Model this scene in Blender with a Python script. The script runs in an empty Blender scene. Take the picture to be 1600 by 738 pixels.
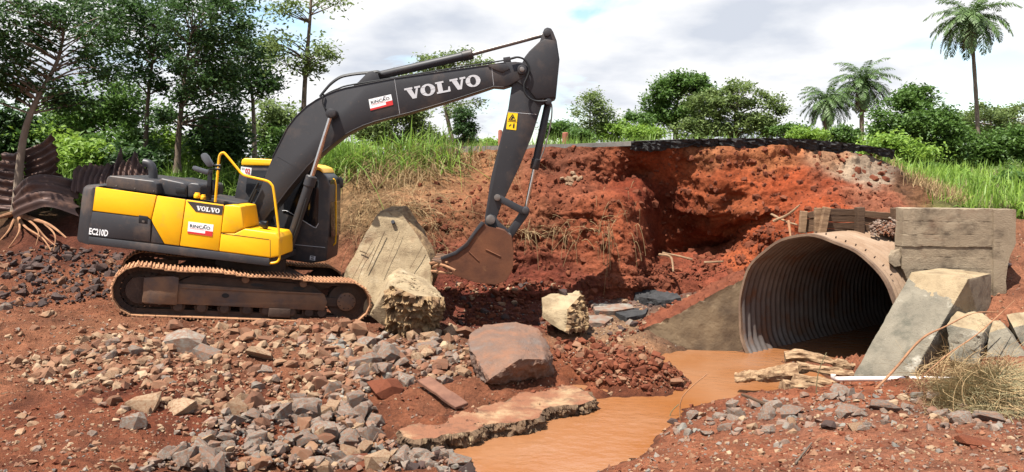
import bpy, bmesh, math, random
import numpy as np
from mathutils import Vector, Matrix
from mathutils.bvhtree import BVHTree

random.seed(11); RNG = np.random.default_rng(11)
R = math.radians
S = bpy.context.scene
COL = S.collection

# ------------------------------------------------------------------ camera, sky, sun, exposure
F = 1230.0; CU = 800.0; CV = 369.0; VH = 265.0; HC = 3.3     # focal length in photo pixels, horizon row, eye height over the water
PITCH = math.atan((CV - VH) / F)
cam = bpy.data.cameras.new('camera'); cam.sensor_width = 36.0; cam.lens = 36.0 * F / 1600.0
cam.clip_start = 0.1; cam.clip_end = 3000
camo = bpy.data.objects.new('camera', cam); COL.objects.link(camo)
camo.location = (0, 0, HC); camo.rotation_euler = (math.pi/2 - PITCH, 0, 0); S.camera = camo

SUN_DIR = Vector((-0.30, -0.28, 0.93)).normalized()           # from the ground towards the sun
SUN_EL = math.asin(SUN_DIR.z); SUN_AZ = math.atan2(SUN_DIR.x, SUN_DIR.y)
W = bpy.data.worlds.new('World'); S.world = W; W.use_nodes = True
nt = W.node_tree; nt.nodes.clear(); N = nt.nodes.new; Lk = nt.links.new
sky = N('ShaderNodeTexSky'); sky.sky_type = 'NISHITA'; sky.sun_disc = False
sky.sun_elevation = SUN_EL; sky.sun_rotation = SUN_AZ; sky.altitude = 300; sky.air_density = 1.2; sky.dust_density = 0.6; sky.ozone_density = 2.0
tc = N('ShaderNodeTexCoord'); sx = N('ShaderNodeSeparateXYZ'); Lk(tc.outputs['Generated'], sx.inputs[0])
za = N('ShaderNodeMath'); za.operation = 'MAXIMUM'; Lk(sx.outputs[2], za.inputs[0]); za.inputs[1].default_value = 0.0
zb = N('ShaderNodeMath'); zb.operation = 'ADD'; Lk(za.outputs[0], zb.inputs[0]); zb.inputs[1].default_value = 0.22
dv = N('ShaderNodeVectorMath'); dv.operation = 'DIVIDE'; cx = N('ShaderNodeCombineXYZ')
for i in range(3): Lk(zb.outputs[0], cx.inputs[i])
Lk(tc.outputs['Generated'], dv.inputs[0]); Lk(cx.outputs[0], dv.inputs[1])
mpn = N('ShaderNodeMapping'); Lk(dv.outputs[0], mpn.inputs[0]); mpn.inputs['Location'].default_value = (3.4, 1.9, 0.0); mpn.inputs['Scale'].default_value = (1.0, 1.0, 0.35)
n1 = N('ShaderNodeTexNoise'); n1.inputs['Scale'].default_value = 1.25; n1.inputs['Detail'].default_value = 7; n1.inputs['Roughness'].default_value = 0.55; n1.inputs['Distortion'].default_value = 0.3
n2 = N('ShaderNodeTexNoise'); n2.inputs['Scale'].default_value = 1.7; n2.inputs['Detail'].default_value = 6; n2.inputs['Roughness'].default_value = 0.5
mp2 = N('ShaderNodeMapping'); Lk(dv.outputs[0], mp2.inputs[0]); mp2.inputs['Location'].default_value = (7.7, 4.1, 2.0); mp2.inputs['Scale'].default_value = (1.0, 1.0, 0.6)
Lk(mpn.outputs[0], n1.inputs['Vector']); Lk(mp2.outputs[0], n2.inputs['Vector'])
r1 = N('ShaderNodeValToRGB'); r1.color_ramp.elements[0].position = 0.38; r1.color_ramp.elements[1].position = 0.47
r2 = N('ShaderNodeValToRGB'); r2.color_ramp.elements[0].position = 0.36; r2.color_ramp.elements[1].position = 0.54
r2.color_ramp.elements[0].color = (3.0, 3.2, 3.6, 1); r2.color_ramp.elements[1].color = (4.75, 4.75, 4.8, 1)
Lk(n1.outputs['Fac'], r1.inputs[0]); Lk(n2.outputs['Fac'], r2.inputs[0])
mx = N('ShaderNodeMix'); mx.data_type = 'RGBA'; Lk(r1.outputs[0], mx.inputs[0]); Lk(sky.outputs[0], mx.inputs[6]); Lk(r2.outputs[0], mx.inputs[7])
bg = N('ShaderNodeBackground'); bg.inputs[1].default_value = 0.1; Lk(mx.outputs[2], bg.inputs[0])
wo = N('ShaderNodeOutputWorld'); Lk(bg.outputs[0], wo.inputs[0])
sl = bpy.data.lights.new('sun', 'SUN'); sl.energy = 5.0; sl.angle = R(0.55); sl.color = (1.0, 0.955, 0.88)
so = bpy.data.objects.new('sun', sl); COL.objects.link(so); so.location = (-10, -5, 30)
so.rotation_euler = SUN_DIR.to_track_quat('Z', 'Y').to_euler()
vs = S.view_settings; vs.view_transform = 'Standard'; vs.look = 'None'; vs.gamma = 1.0; vs.use_curve_mapping = False; vs.exposure = 1.22
S.render.engine = 'CYCLES'; S.cycles.max_bounces = 6; S.cycles.transparent_max_bounces = 8; S.cycles.diffuse_bounces = 3

# ------------------------------------------------------------------ pixels to places
_cp, _sp = math.cos(PITCH), math.sin(PITCH)
def ray(u, v):
    a = (u - CU) / F; b = (CV - v) / F
    return Vector((a, _cp + b * _sp, -_sp + b * _cp))
def P(u, v, Y):
    d = ray(u, v); k = Y / d.y
    return Vector((d.x * k, Y, HC + d.z * k))
def PZ(u, v, z):
    d = ray(u, v); k = (z - HC) / d.z
    return Vector((d.x * k, d.y * k, z))

# ------------------------------------------------------------------ noise
def _h(ix, iy, iz, seed):
    n = (ix * 374761393 + iy * 668265263 + iz * 1274126177 + seed * 974634777) & 0xFFFFFFFF
    n = ((n ^ (n >> 13)) * 1274126177) & 0xFFFFFFFF
    n = ((n ^ (n >> 16)) * 2246822519) & 0xFFFFFFFF
    return ((n ^ (n >> 15)) & 0xFFFFFF) / float(0xFFFFFF)
def vn(p, seed=0):
    p = np.asarray(p, float); i = np.floor(p).astype(np.int64); f = p - i; f = f * f * f * (f * (f * 6 - 15) + 10)
    out = 0
    for dx in (0, 1):
        wx = f[:, 0] if dx else 1 - f[:, 0]
        for dy in (0, 1):
            wy = f[:, 1] if dy else 1 - f[:, 1]
            for dz in (0, 1):
                wz = f[:, 2] if dz else 1 - f[:, 2]
                out = out + wx * wy * wz * _h(i[:, 0] + dx, i[:, 1] + dy, i[:, 2] + dz, seed)
    return out * 2 - 1
def fbm(p, octv=4, seed=0, gain=0.5, ridged=False):
    p = np.asarray(p, float); a = 1.0; s = 0; t = 0
    for k in range(octv):
        n = vn(p * (2.03 ** k) + k * 17.3, seed + k)
        if ridged: n = 1 - 2 * np.abs(n)
        s = s + a * n; t += a; a *= gain
    return s / t
def worley(p, seed=0):
    p = np.asarray(p, float); i = np.floor(p).astype(np.int64); d1 = np.full(len(p), 9.0); d2 = np.full(len(p), 9.0); idv = np.zeros(len(p))
    for dx in (-1, 0, 1):
        for dy in (-1, 0, 1):
            for dz in (-1, 0, 1):
                c = i + np.array((dx, dy, dz))
                q = np.stack([c[:, k] + _h(c[:, 0], c[:, 1], c[:, 2], seed + k) for k in range(3)], 1)
                d = np.sqrt(((q - p) ** 2).sum(1)); hid = _h(c[:, 0], c[:, 1], c[:, 2], seed + 9)
                m = d < d1
                d2 = np.where(m, d1, np.minimum(d2, d)); idv = np.where(m, hid, idv); d1 = np.where(m, d, d1)
    return d1, d2, idv
def sstep(a, b, x):
    t = np.clip((x - a) / (b - a), 0, 1); return t * t * (3 - 2 * t)

# ------------------------------------------------------------------ materials
MAT = {}; GA = 0.92
def pmat(name, c1, c2=None, scale=3.0, rough=0.85, bump=0.0, bscale=25.0, metallic=0.0, dirt=None, island=0.0, objrand=0.0, attr=None,
         spec=0.3, detail=6.0, bands=None, bump2=None, stretch=None, translucent=0.0):
    c2 = c2 or tuple(k * 0.75 for k in c1)
    if not any(k in name for k in ('print', 'paint', 'yellow', 'leaf', 'grass', 'chrome', 'soil')):
        c1, c2 = tuple(k * GA for k in c1), tuple(k * GA for k in c2); dirt = [(tuple(k * GA for k in d[0]),) + tuple(d[1:]) for d in (dirt or [])]
    m = bpy.data.materials.new(name); m.use_nodes = True; t = m.node_tree; t.nodes.clear(); n = t.nodes.new; l = t.links.new
    out = n('ShaderNodeOutputMaterial'); b = n('ShaderNodeBsdfPrincipled'); l(b.outputs[0], out.inputs[0])
    b.inputs['Roughness'].default_value = rough; b.inputs['Metallic'].default_value = metallic; b.inputs['Specular IOR Level'].default_value = spec
    co = n('ShaderNodeTexCoord'); vec = co.outputs['Object']
    if stretch:
        mp = n('ShaderNodeMapping'); l(vec, mp.inputs[0]); mp.inputs['Scale'].default_value = stretch; vec = mp.outputs[0]
    def noise(sc, det=detail, r=0.6):
        x = n('ShaderNodeTexNoise'); x.inputs['Scale'].default_value = sc; x.inputs['Detail'].default_value = det; x.inputs['Roughness'].default_value = r
        l(vec, x.inputs['Vector']); return x.outputs['Fac']
    def ramp(src, p0, p1):
        x = n('ShaderNodeMapRange'); x.inputs[1].default_value = p0; x.inputs[2].default_value = p1; l(src, x.inputs[0]); return x.outputs[0]
    def mix(fac, a, c, mode='MIX'):
        x = n('ShaderNodeMix'); x.data_type = 'RGBA'; x.blend_type = mode
        for sock, val in ((0, fac), (6, a), (7, c)):
            if hasattr(val, 'node'): l(val, x.inputs[sock])
            elif sock == 0: x.inputs[0].default_value = val
            else: x.inputs[sock].default_value = (*val, 1)
        return x.outputs[2]
    c2 = c2 or tuple(k * 0.75 for k in c1)
    fac = ramp(noise(scale), 0.3, 0.7)
    if island or objrand:
        src = None
        if island:
            g = n('ShaderNodeNewGeometry'); src = g.outputs['Random Per Island']
        if objrand:
            o = n('ShaderNodeObjectInfo')
            if src is None: src = o.outputs['Random']
            else:
                a = n('ShaderNodeMath'); a.operation = 'ADD'; l(src, a.inputs[0]); l(o.outputs['Random'], a.inputs[1])
                fr = n('ShaderNodeMath'); fr.operation = 'FRACT'; l(a.outputs[0], fr.inputs[0]); src = fr.outputs[0]
        a = n('ShaderNodeMix'); a.data_type = 'FLOAT'; a.inputs[0].default_value = max(island, objrand); l(fac, a.inputs[2]); l(src, a.inputs[3]); fac = a.outputs[0]
    col = mix(fac, c1, c2)
    if attr:
        at = n('ShaderNodeAttribute'); at.attribute_name = attr
        var = mix(fac, (0.76, 0.68, 0.62), (0.28, 0.24, 0.23)); col = mix(1.0, at.outputs['Color'], var, 'MULTIPLY')
        fine = mix(ramp(noise(scale * 9, 5), 0.3, 0.7), (1.25, 1.25, 1.25), (0.66, 0.66, 0.66)); col = mix(1.0, col, fine, 'MULTIPLY')
    if bands:                                                   # (colour, scale, strength, axis)
        wv = n('ShaderNodeTexWave'); wv.bands_direction = bands[3]; wv.inputs['Scale'].default_value = bands[1]; wv.inputs['Distortion'].default_value = 1.5
        wv.inputs['Detail'].default_value = 3; l(vec, wv.inputs['Vector'])
        k = n('ShaderNodeMath'); k.operation = 'MULTIPLY'; l(wv.outputs['Fac'], k.inputs[0]); k.inputs[1].default_value = bands[2]
        col = mix(k.outputs[0], col, bands[0])
    for d in (dirt or []):                                      # (colour, lo, hi, scale, strength)
        dn = ramp(noise(d[3], 7, 0.65), d[1], d[2]); k = n('ShaderNodeMath'); k.operation = 'MULTIPLY'; l(dn, k.inputs[0]); k.inputs[1].default_value = d[4]
        col = mix(k.outputs[0], col, d[0])
        rr = n('ShaderNodeMapRange'); rr.inputs[3].default_value = rough; rr.inputs[4].default_value = 0.9; l(k.outputs[0], rr.inputs[0]); l(rr.outputs[0], b.inputs['Roughness'])
    l(col, b.inputs['Base Color'])
    if bump:
        bp = n('ShaderNodeBump'); bp.inputs['Strength'].default_value = 1.0; bp.inputs['Distance'].default_value = bump
        l(noise(bscale, 8, 0.65), bp.inputs['Height']); l(bp.outputs[0], b.inputs['Normal'])
        if bump2:
            b2 = n('ShaderNodeBump'); b2.inputs['Strength'].default_value = 1.0; b2.inputs['Distance'].default_value = bump2[0]
            l(noise(bump2[1], 3, 0.5), b2.inputs['Height']); l(b2.outputs[0], bp.inputs['Normal'])
    if translucent:
        tr = n('ShaderNodeBsdfTranslucent'); l(col, tr.inputs[0]); ms = n('ShaderNodeMixShader'); ms.inputs[0].default_value = translucent
        l(b.outputs[0], ms.inputs[1]); l(tr.outputs[0], ms.inputs[2]); l(ms.outputs[0], out.inputs[0])
    MAT[name] = m; return m

RED = (0.30, 0.085, 0.035)
pmat('soil', (1, 1, 1), scale=2.2, rough=0.95, bump=0.03, bscale=16, attr='soil', spec=0.15, bump2=(0.03, 60))
pmat('bank_soil', (1, 1, 1), scale=1.6, rough=0.95, bump=0.04, bscale=11, attr='soil', spec=0.12, bump2=(0.02, 45))
pmat('grey_stone', (0.26, 0.24, 0.20), (0.075, 0.07, 0.062), 5, 0.85, 0.014, 18, island=0.5, objrand=0.5, dirt=[((0.19, 0.088, 0.05), 0.38, 0.60, 4, 0.85)])
pmat('brown_stone', (0.25, 0.135, 0.075), (0.095, 0.04, 0.024), 5, 0.88, 0.014, 18, island=0.6, objrand=0.6, dirt=[((0.26, 0.10, 0.05), 0.45, 0.7, 5, 0.7)])
pmat('tan_stone', (0.36, 0.255, 0.16), (0.16, 0.09, 0.05), 5, 0.88, 0.014, 18, island=0.6, objrand=0.6, dirt=[((0.22, 0.095, 0.045), 0.46, 0.66, 5, 0.7)])
pmat('dark_stone', (0.07, 0.046, 0.039), (0.028, 0.018, 0.016), 5, 0.85, 0.012, 18, island=0.6, objrand=0.6, dirt=[((0.09, 0.042, 0.03), 0.46, 0.66, 5, 0.6)])  # dark stone, darkened further: tree shade on the slope is put into this colour
pmat('red_clod', (0.18, 0.058, 0.03), (0.085, 0.027, 0.016), 6, 0.95, 0.015, 22, island=0.6, objrand=0.6, spec=0.1)
pmat('boulder_stone', (0.18, 0.105, 0.072), (0.095, 0.055, 0.04), 3, 0.8, 0.03, 9, bump2=(0.01, 60), dirt=[((0.17, 0.14, 0.12), 0.50, 0.70, 3, 0.7), ((0.22, 0.10, 0.055), 0.48, 0.64, 5, 0.6)])
pmat('tan_concrete', (0.36, 0.275, 0.165), (0.20, 0.145, 0.085), 2.4, 0.92, 0.014, 20, dirt=[((0.14, 0.09, 0.05), 0.52, 0.68, 5, 0.6), ((0.42, 0.35, 0.24), 0.56, 0.7, 3, 0.5), ((0.16, 0.07, 0.035), 0.56, 0.7, 1.6, 0.6)], bump2=(0.012, 60))
pmat('shaded_break', (0.17, 0.105, 0.06), (0.06, 0.036, 0.022), 7, 0.95, 0.05, 14, dirt=[((0.36, 0.26, 0.15), 0.56, 0.66, 9, 0.6)])  # broken plate edge; the shade on it is darkened into the colour too
pmat('plate_concrete', (0.36, 0.25, 0.14), (0.25, 0.135, 0.07), 1.8, 0.92, 0.014, 20, dirt=[((0.20, 0.08, 0.042), 0.36, 0.52, 1.7, 0.92), ((0.10, 0.05, 0.03), 0.52, 0.64, 6, 0.6)], bump2=(0.01, 70))
pmat('broken_concrete', (0.36, 0.245, 0.125), (0.13, 0.07, 0.036), 6, 0.95, 0.035, 14, dirt=[((0.09, 0.05, 0.03), 0.5, 0.62, 7, 0.7)])
pmat('board_concrete', (0.31, 0.245, 0.165), (0.20, 0.15, 0.10), 1.8, 0.9, 0.010, 40, stretch=(1, 1, 1.15), bump2=(0.006, 90),
     dirt=[((0.055, 0.038, 0.026), 0.50, 0.66, 2.4, 0.8), ((0.36, 0.29, 0.20), 0.57, 0.72, 3.5, 0.55), ((0.13, 0.055, 0.03), 0.55, 0.7, 1.4, 0.6)])
pmat('grey_concrete', (0.225, 0.195, 0.145), (0.115, 0.10, 0.075), 2.2, 0.88, 0.014, 24, bump2=(0.008, 80), dirt=[((0.06, 0.06, 0.045), 0.52, 0.68, 4, 0.6), ((0.5, 0.46, 0.38), 0.6, 0.7, 3, 0.6)])
pmat('wet_concrete', (0.185, 0.13, 0.075), (0.085, 0.055, 0.032), 1.6, 0.85, 0.012, 20, dirt=[((0.055, 0.036, 0.022), 0.48, 0.66, 1.7, 0.8)])
pmat('asphalt', (0.05, 0.048, 0.048), (0.02, 0.02, 0.021), 6, 0.85, 0.03, 30)
pmat('road_surface', (0.20, 0.185, 0.165), (0.13, 0.12, 0.11), 4, 0.9, 0.006, 40)
pmat('wood', (0.33, 0.21, 0.12), (0.13, 0.075, 0.042), 3, 0.9, 0.012, 14, stretch=(1, 1, 5))
pmat('red_plank', (0.21, 0.10, 0.062), (0.10, 0.045, 0.03), 3, 0.9, 0.012, 14)
pmat('old_log', (0.40, 0.27, 0.155), (0.16, 0.085, 0.042), 6, 0.95, 0.03, 10, island=0.1, stretch=(1, 3, 3), dirt=[((0.10, 0.05, 0.025), 0.5, 0.66, 6, 0.7)])
pmat('dark_timber', (0.13, 0.075, 0.042), (0.05, 0.028, 0.017), 3, 0.9, 0.012, 12, stretch=(0.5, 0.5, 6), objrand=0.35)
pmat('galvanised', (0.17, 0.15, 0.14), (0.07, 0.056, 0.05), 1.1, 0.55, 0.004, 20, metallic=0.3, dirt=[((0.16, 0.075, 0.038), 0.5, 0.68, 2.2, 0.75)])
pmat('pipe_outside', (0.29, 0.205, 0.14), (0.19, 0.115, 0.068), 2, 0.85, 0.01, 20)
pmat('pipe_rim', (0.22, 0.145, 0.095), (0.10, 0.062, 0.042), 3, 0.8, 0.006, 25)
pmat('rusty_sheet', (0.11, 0.06, 0.045), (0.045, 0.028, 0.026), 2.2, 0.55, 0.004, 20, metallic=0.3, dirt=[((0.26, 0.13, 0.08), 0.55, 0.72, 3, 0.7)])
pmat('bark', (0.17, 0.125, 0.09), (0.07, 0.05, 0.036), 6, 0.95, 0.03, 14, stretch=(1, 1, 0.35))
pmat('pale_bark', (0.27, 0.21, 0.155), (0.13, 0.095, 0.07), 6, 0.95, 0.02, 14, stretch=(1, 1, 0.35))
pmat('root', (0.36, 0.19, 0.10), (0.20, 0.095, 0.05), 6, 0.95, 0.01, 20)
def leafm(n, a, b, tr=0.35, rough=0.5): return pmat(n, a, b, 1.2, rough, island=0.75, spec=0.35, translucent=tr)
leafm('leaf_dark', (0.065, 0.125, 0.032), (0.022, 0.05, 0.016), 0.4)
leafm('leaf_mid', (0.12, 0.21, 0.04), (0.05, 0.105, 0.022), 0.42)
leafm('leaf_bright', (0.27, 0.39, 0.06), (0.11, 0.21, 0.03), 0.45)  # raised green: sunlight on the undergrowth below the canopies is put into this colour
leafm('leaf_olive', (0.20, 0.26, 0.075), (0.08, 0.125, 0.037), 0.42)
leafm('palm_leaf', (0.13, 0.21, 0.06), (0.045, 0.085, 0.026), 0.25)
leafm('palm_dead', (0.30, 0.24, 0.13), (0.13, 0.10, 0.055), 0.15)
leafm('grass_green', (0.20, 0.31, 0.05), (0.085, 0.16, 0.024), 0.35)
leafm('grass_dry', (0.42, 0.30, 0.15), (0.20, 0.12, 0.06), 0.2, 0.8)
leafm('hay', (0.33, 0.28, 0.15), (0.13, 0.105, 0.05), 0.2, 0.8)
DUST = (0.33, 0.20, 0.12)
pmat('yellow_paint', (0.88, 0.455, 0.006), (0.82, 0.40, 0.006), 1.5, 0.36, 0.002, 4, spec=0.45, dirt=[(DUST, 0.56, 0.82, 3, 0.4), ((0.2, 0.1, 0.03), 0.66, 0.74, 14, 0.35)])
pmat('charcoal_paint', (0.034, 0.033, 0.036), (0.028, 0.027, 0.029), 2, 0.45, spec=0.4, dirt=[(DUST, 0.5, 0.8, 2.2, 0.32), (DUST, 0.6, 0.75, 16, 0.25)])
pmat('boom_paint', (0.030, 0.029, 0.032), (0.024, 0.023, 0.025), 2, 0.5, spec=0.35, dirt=[(DUST, 0.52, 0.85, 1.6, 0.26), (DUST, 0.62, 0.78, 18, 0.2)])
pmat('black_rubber', (0.018, 0.018, 0.019), (0.012, 0.012, 0.012), 4, 0.5)
pmat('black_plastic', (0.02, 0.02, 0.022), (0.014, 0.014, 0.015), 4, 0.4, dirt=[(DUST, 0.6, 0.9, 3, 0.2)])
pmat('mirror_back', (0.10, 0.105, 0.115), (0.07, 0.072, 0.08), 8, 0.25)
pmat('chrome', (0.72, 0.68, 0.64), (0.55, 0.50, 0.46), 5, 0.18, metallic=1.0)
pmat('steel_worn', (0.30, 0.28, 0.26), (0.16, 0.13, 0.11), 5, 0.4, metallic=0.7)
pmat('track_rust', (0.46, 0.24, 0.12), (0.22, 0.10, 0.055), 5, 0.75, 0.006, 30, objrand=0.3, dirt=[((0.5, 0.36, 0.25), 0.55, 0.75, 8, 0.5)])
pmat('track_dark', (0.085, 0.05, 0.034), (0.035, 0.023, 0.018), 4, 0.8, 0.008, 25)
pmat('frame_rust', (0.24, 0.125, 0.065), (0.085, 0.055, 0.042), 2.2, 0.75, 0.005, 22, dirt=[((0.07, 0.065, 0.068), 0.5, 0.7, 2.6, 0.7)])
pmat('bucket_rust', (0.17, 0.065, 0.03), (0.085, 0.034, 0.02), 2.4, 0.6, 0.004, 25, metallic=0.2, dirt=[((0.46, 0.28, 0.12), 0.62, 0.78, 3, 0.6)])
pmat('white_print', (0.80, 0.80, 0.79), (0.74, 0.74, 0.73), 5, 0.5)
pmat('grey_print', (0.52, 0.52, 0.53), (0.45, 0.45, 0.46), 5, 0.5)
pmat('red_print', (0.55, 0.035, 0.035), (0.48, 0.03, 0.03), 5, 0.5)
pmat('dark_print', (0.02, 0.02, 0.025), (0.015, 0.015, 0.02), 5, 0.5)
pmat('warning_yellow', (0.85, 0.55, 0.01), (0.8, 0.5, 0.01), 5, 0.5)
pmat('white_plastic', (0.75, 0.70, 0.66), (0.62, 0.52, 0.46), 6, 0.45)
pmat('house_wall', (0.62, 0.52, 0.46), (0.5, 0.4, 0.34), 3, 0.9)
pmat('house_roof', (0.62, 0.5, 0.44), (0.5, 0.38, 0.32), 3, 0.9)
pmat('red_post', (0.34, 0.12, 0.08), (0.22, 0.08, 0.05), 6, 0.9)
gm = pmat('cab_glass', (0.012, 0.013, 0.015), (0.009, 0.009, 0.011), 3, 0.08, spec=0.5)

def water_mat():
    m = bpy.data.materials.new('muddy_water'); m.use_nodes = True; t = m.node_tree; b = t.nodes['Principled BSDF']; n = t.nodes.new; l = t.links.new
    co = n('ShaderNodeTexCoord')
    a = n('ShaderNodeTexNoise'); a.inputs['Scale'].default_value = 0.7; a.inputs['Detail'].default_value = 4; l(co.outputs['Object'], a.inputs['Vector'])
    r = n('ShaderNodeValToRGB'); r.color_ramp.elements[0].position = 0.3; r.color_ramp.elements[1].position = 0.7
    r.color_ramp.elements[0].color = (0.215, 0.082, 0.026, 1); r.color_ramp.elements[1].color = (0.25, 0.122, 0.062, 1)
    l(a.outputs['Fac'], r.inputs[0]); l(r.outputs[0], b.inputs['Base Color'])
    b.inputs['Roughness'].default_value = 0.09; b.inputs['IOR'].default_value = 1.33; b.inputs['Specular IOR Level'].default_value = 0.5
    mp = n('ShaderNodeMapping'); mp.inputs['Scale'].default_value = (1.0, 1.5, 1.0); mp.inputs['Rotation'].default_value = (0, 0, 0.5); l(co.outputs['Object'], mp.inputs[0])
    w = n('ShaderNodeTexNoise'); w.inputs['Scale'].default_value = 4.2; w.inputs['Detail'].default_value = 5; w.inputs['Roughness'].default_value = 0.5; l(mp.outputs[0], w.inputs['Vector'])
    w2 = n('ShaderNodeTexNoise'); w2.inputs['Scale'].default_value = 0.55; w2.inputs['Detail'].default_value = 2; l(co.outputs['Object'], w2.inputs['Vector'])
    mr = n('ShaderNodeMapRange'); mr.inputs[1].default_value = 0.35; mr.inputs[2].default_value = 0.65; mr.inputs[3].default_value = 0.15; l(w2.outputs['Fac'], mr.inputs[0])
    mu = n('ShaderNodeMath'); mu.operation = 'MULTIPLY'; l(w.outputs['Fac'], mu.inputs[0]); l(mr.outputs[0], mu.inputs[1])
    bp = n('ShaderNodeBump'); bp.inputs['Distance'].default_value = 0.028; bp.inputs['Strength'].default_value = 1.0; l(mu.outputs[0], bp.inputs['Height'])
    df = n('ShaderNodeBsdfDiffuse'); l(r.outputs[0], df.inputs[0]); gl = n('ShaderNodeBsdfGlossy'); gl.inputs['Roughness'].default_value = 0.06; l(bp.outputs[0], gl.inputs['Normal'])
    fz = n('ShaderNodeFresnel'); fz.inputs[0].default_value = 1.45; l(bp.outputs[0], fz.inputs['Normal']); ms = n('ShaderNodeMixShader')
    l(fz.outputs[0], ms.inputs[0]); l(df.outputs[0], ms.inputs[1]); l(gl.outputs[0], ms.inputs[2]); l(ms.outputs[0], t.nodes['Material Output'].inputs[0]); MAT['muddy_water'] = m
water_mat()

# ------------------------------------------------------------------ objects
ORG = {}
def org(o): return ORG.get(o.name, Vector((0, 0, 0)))
def tag(o, label=None, cat=None, group=None, kind=None):
    if label: o['label'] = label
    if cat:
        o['category'] = cat; o['kind'] = 'thing'
    if group: o['group'] = group
    if kind: o['kind'] = kind
    return o
def thing(name, loc, label, cat, group=None):
    o = bpy.data.objects.new(name, None); COL.objects.link(o); o.location = loc; o.empty_display_size = 0.2; ORG[o.name] = Vector(loc)
    return tag(o, label, cat, group)
def link(name, me, parent=None, at=None):
    o = bpy.data.objects.new(name, me); COL.objects.link(o)
    if parent is not None:
        o.parent = parent; ORG[o.name] = org(parent)
    elif at is not None:
        o.location = at; ORG[o.name] = Vector(at)
    return o
def raw_mesh(name, V, Fc, mats, smooth=False, midx=None, sharp=None):
    """V (n,3) array, Fc (m,k) int array or list of faces; fast for big uniform arrays"""
    me = bpy.data.meshes.new(name); V = np.asarray(V, np.float32)
    if isinstance(Fc, np.ndarray):
        k = Fc.shape[1]; me.vertices.add(len(V)); me.vertices.foreach_set('co', V.ravel()); me.loops.add(Fc.size); me.loops.foreach_set('vertex_index', Fc.astype(np.int32).ravel())
        me.polygons.add(len(Fc)); me.polygons.foreach_set('loop_start', np.arange(0, Fc.size, k, dtype=np.int32)); me.polygons.foreach_set('loop_total', np.full(len(Fc), k, np.int32))
        me.update(calc_edges=True)
    else:
        me.from_pydata([tuple(v) for v in V], [], Fc)
    for m in (mats if isinstance(mats, (list, tuple)) else [mats]): me.materials.append(MAT[m])
    if midx is not None: me.polygons.foreach_set('material_index', np.asarray(midx, np.int32))
    me.polygons.foreach_set('use_smooth', np.full(len(me.polygons), bool(smooth)))
    if smooth and sharp: me.set_sharp_from_angle(angle=R(sharp))
    me.update(); return me
def sheet(name, V, Fc, mats, parent=None, smooth=False, at=None, midx=None, sharp=None):
    V = np.asarray(V, float); o0 = np.array(org(parent)) if parent is not None else (np.array(at) if at is not None else np.zeros(3))
    return link(name, raw_mesh(name, V - o0, Fc, mats, smooth, midx, sharp), parent, tuple(o0) if parent is None else None)
def based(V):
    V = np.asarray(V, float); return (float((V[:, 0].min() + V[:, 0].max()) / 2), float((V[:, 1].min() + V[:, 1].max()) / 2), float(V[:, 2].min()))

class MB:
    def __init__(s): s.V = []; s.F = []
    def add(s, vs, fs):
        o = len(s.V); s.V += [Vector(v) for v in vs]; s.F += [tuple(i + o for i in f) for f in fs]; return s
    def prism(s, poly, off):                                   # polygon in space swept by a vector
        n = len(poly); off = Vector(off); a = [Vector(p) for p in poly]; b = [p + off for p in a]
        return s.add(a + b, [tuple(range(n - 1, -1, -1)), tuple(range(n, 2 * n))] + [(i, (i + 1) % n, n + (i + 1) % n, n + i) for i in range(n)])
    def box(s, c, sz, M=None):
        vs = [Vector((x * sz[0] / 2, y * sz[1] / 2, z * sz[2] / 2)) for x in (-1, 1) for y in (-1, 1) for z in (-1, 1)]
        if M is not None: vs = [M @ v for v in vs]
        c = Vector(c)
        return s.add([v + c for v in vs], [(0, 1, 3, 2), (4, 6, 7, 5), (0, 4, 5, 1), (2, 3, 7, 6), (0, 2, 6, 4), (1, 5, 7, 3)])
    def tube(s, pts, r, n=8, cap=True):
        pts = [Vector(p) for p in pts]; m = len(pts); rs = r if isinstance(r, (list, tuple)) else [r] * m
        up = None; rings = []
        for i in range(m):
            d = (pts[min(i + 1, m - 1)] - pts[max(i - 1, 0)]).normalized()
            if up is None: up = d.orthogonal().normalized()
            up = (up - d * up.dot(d)).normalized(); w = d.cross(up)
            rings.append([pts[i] + (up * math.cos(2 * math.pi * k / n) + w * math.sin(2 * math.pi * k / n)) * rs[i] for k in range(n)])
        fs = [(i * n + k, i * n + (k + 1) % n, (i + 1) * n + (k + 1) % n, (i + 1) * n + k) for i in range(m - 1) for k in range(n)]
        if cap: fs += [tuple(range(n - 1, -1, -1)), tuple(range((m - 1) * n, m * n))]
        return s.add([v for r_ in rings for v in r_], fs)
    def build(s, name, mat, parent=None, bevel=0.0, seg=2, smooth=35, at=None):
        me = bpy.data.meshes.new(name); V = np.array([tuple(v) for v in s.V])
        o0 = Vector(org(parent)) if parent is not None else Vector(at if at is not None else based(V))
        me.from_pydata([tuple(Vector(v) - o0) for v in s.V], [], s.F)
        bm = bmesh.new(); bm.from_mesh(me); bmesh.ops.recalc_face_normals(bm, faces=bm.faces)
        if bevel:
            es = [e for e in bm.edges if len(e.link_faces) == 2 and e.calc_face_angle(0) > R(28)]
            bmesh.ops.bevel(bm, geom=es, offset=bevel, segments=seg, profile=0.5, affect='EDGES', clamp_overlap=True)
        bm.to_mesh(me); bm.free(); me.materials.append(MAT[mat])
        if smooth:
            me.polygons.foreach_set('use_smooth', np.ones(len(me.polygons), bool)); me.set_sharp_from_angle(angle=R(smooth))
        me.update(); return link(name, me, parent, None if parent is not None else tuple(o0))

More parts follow.
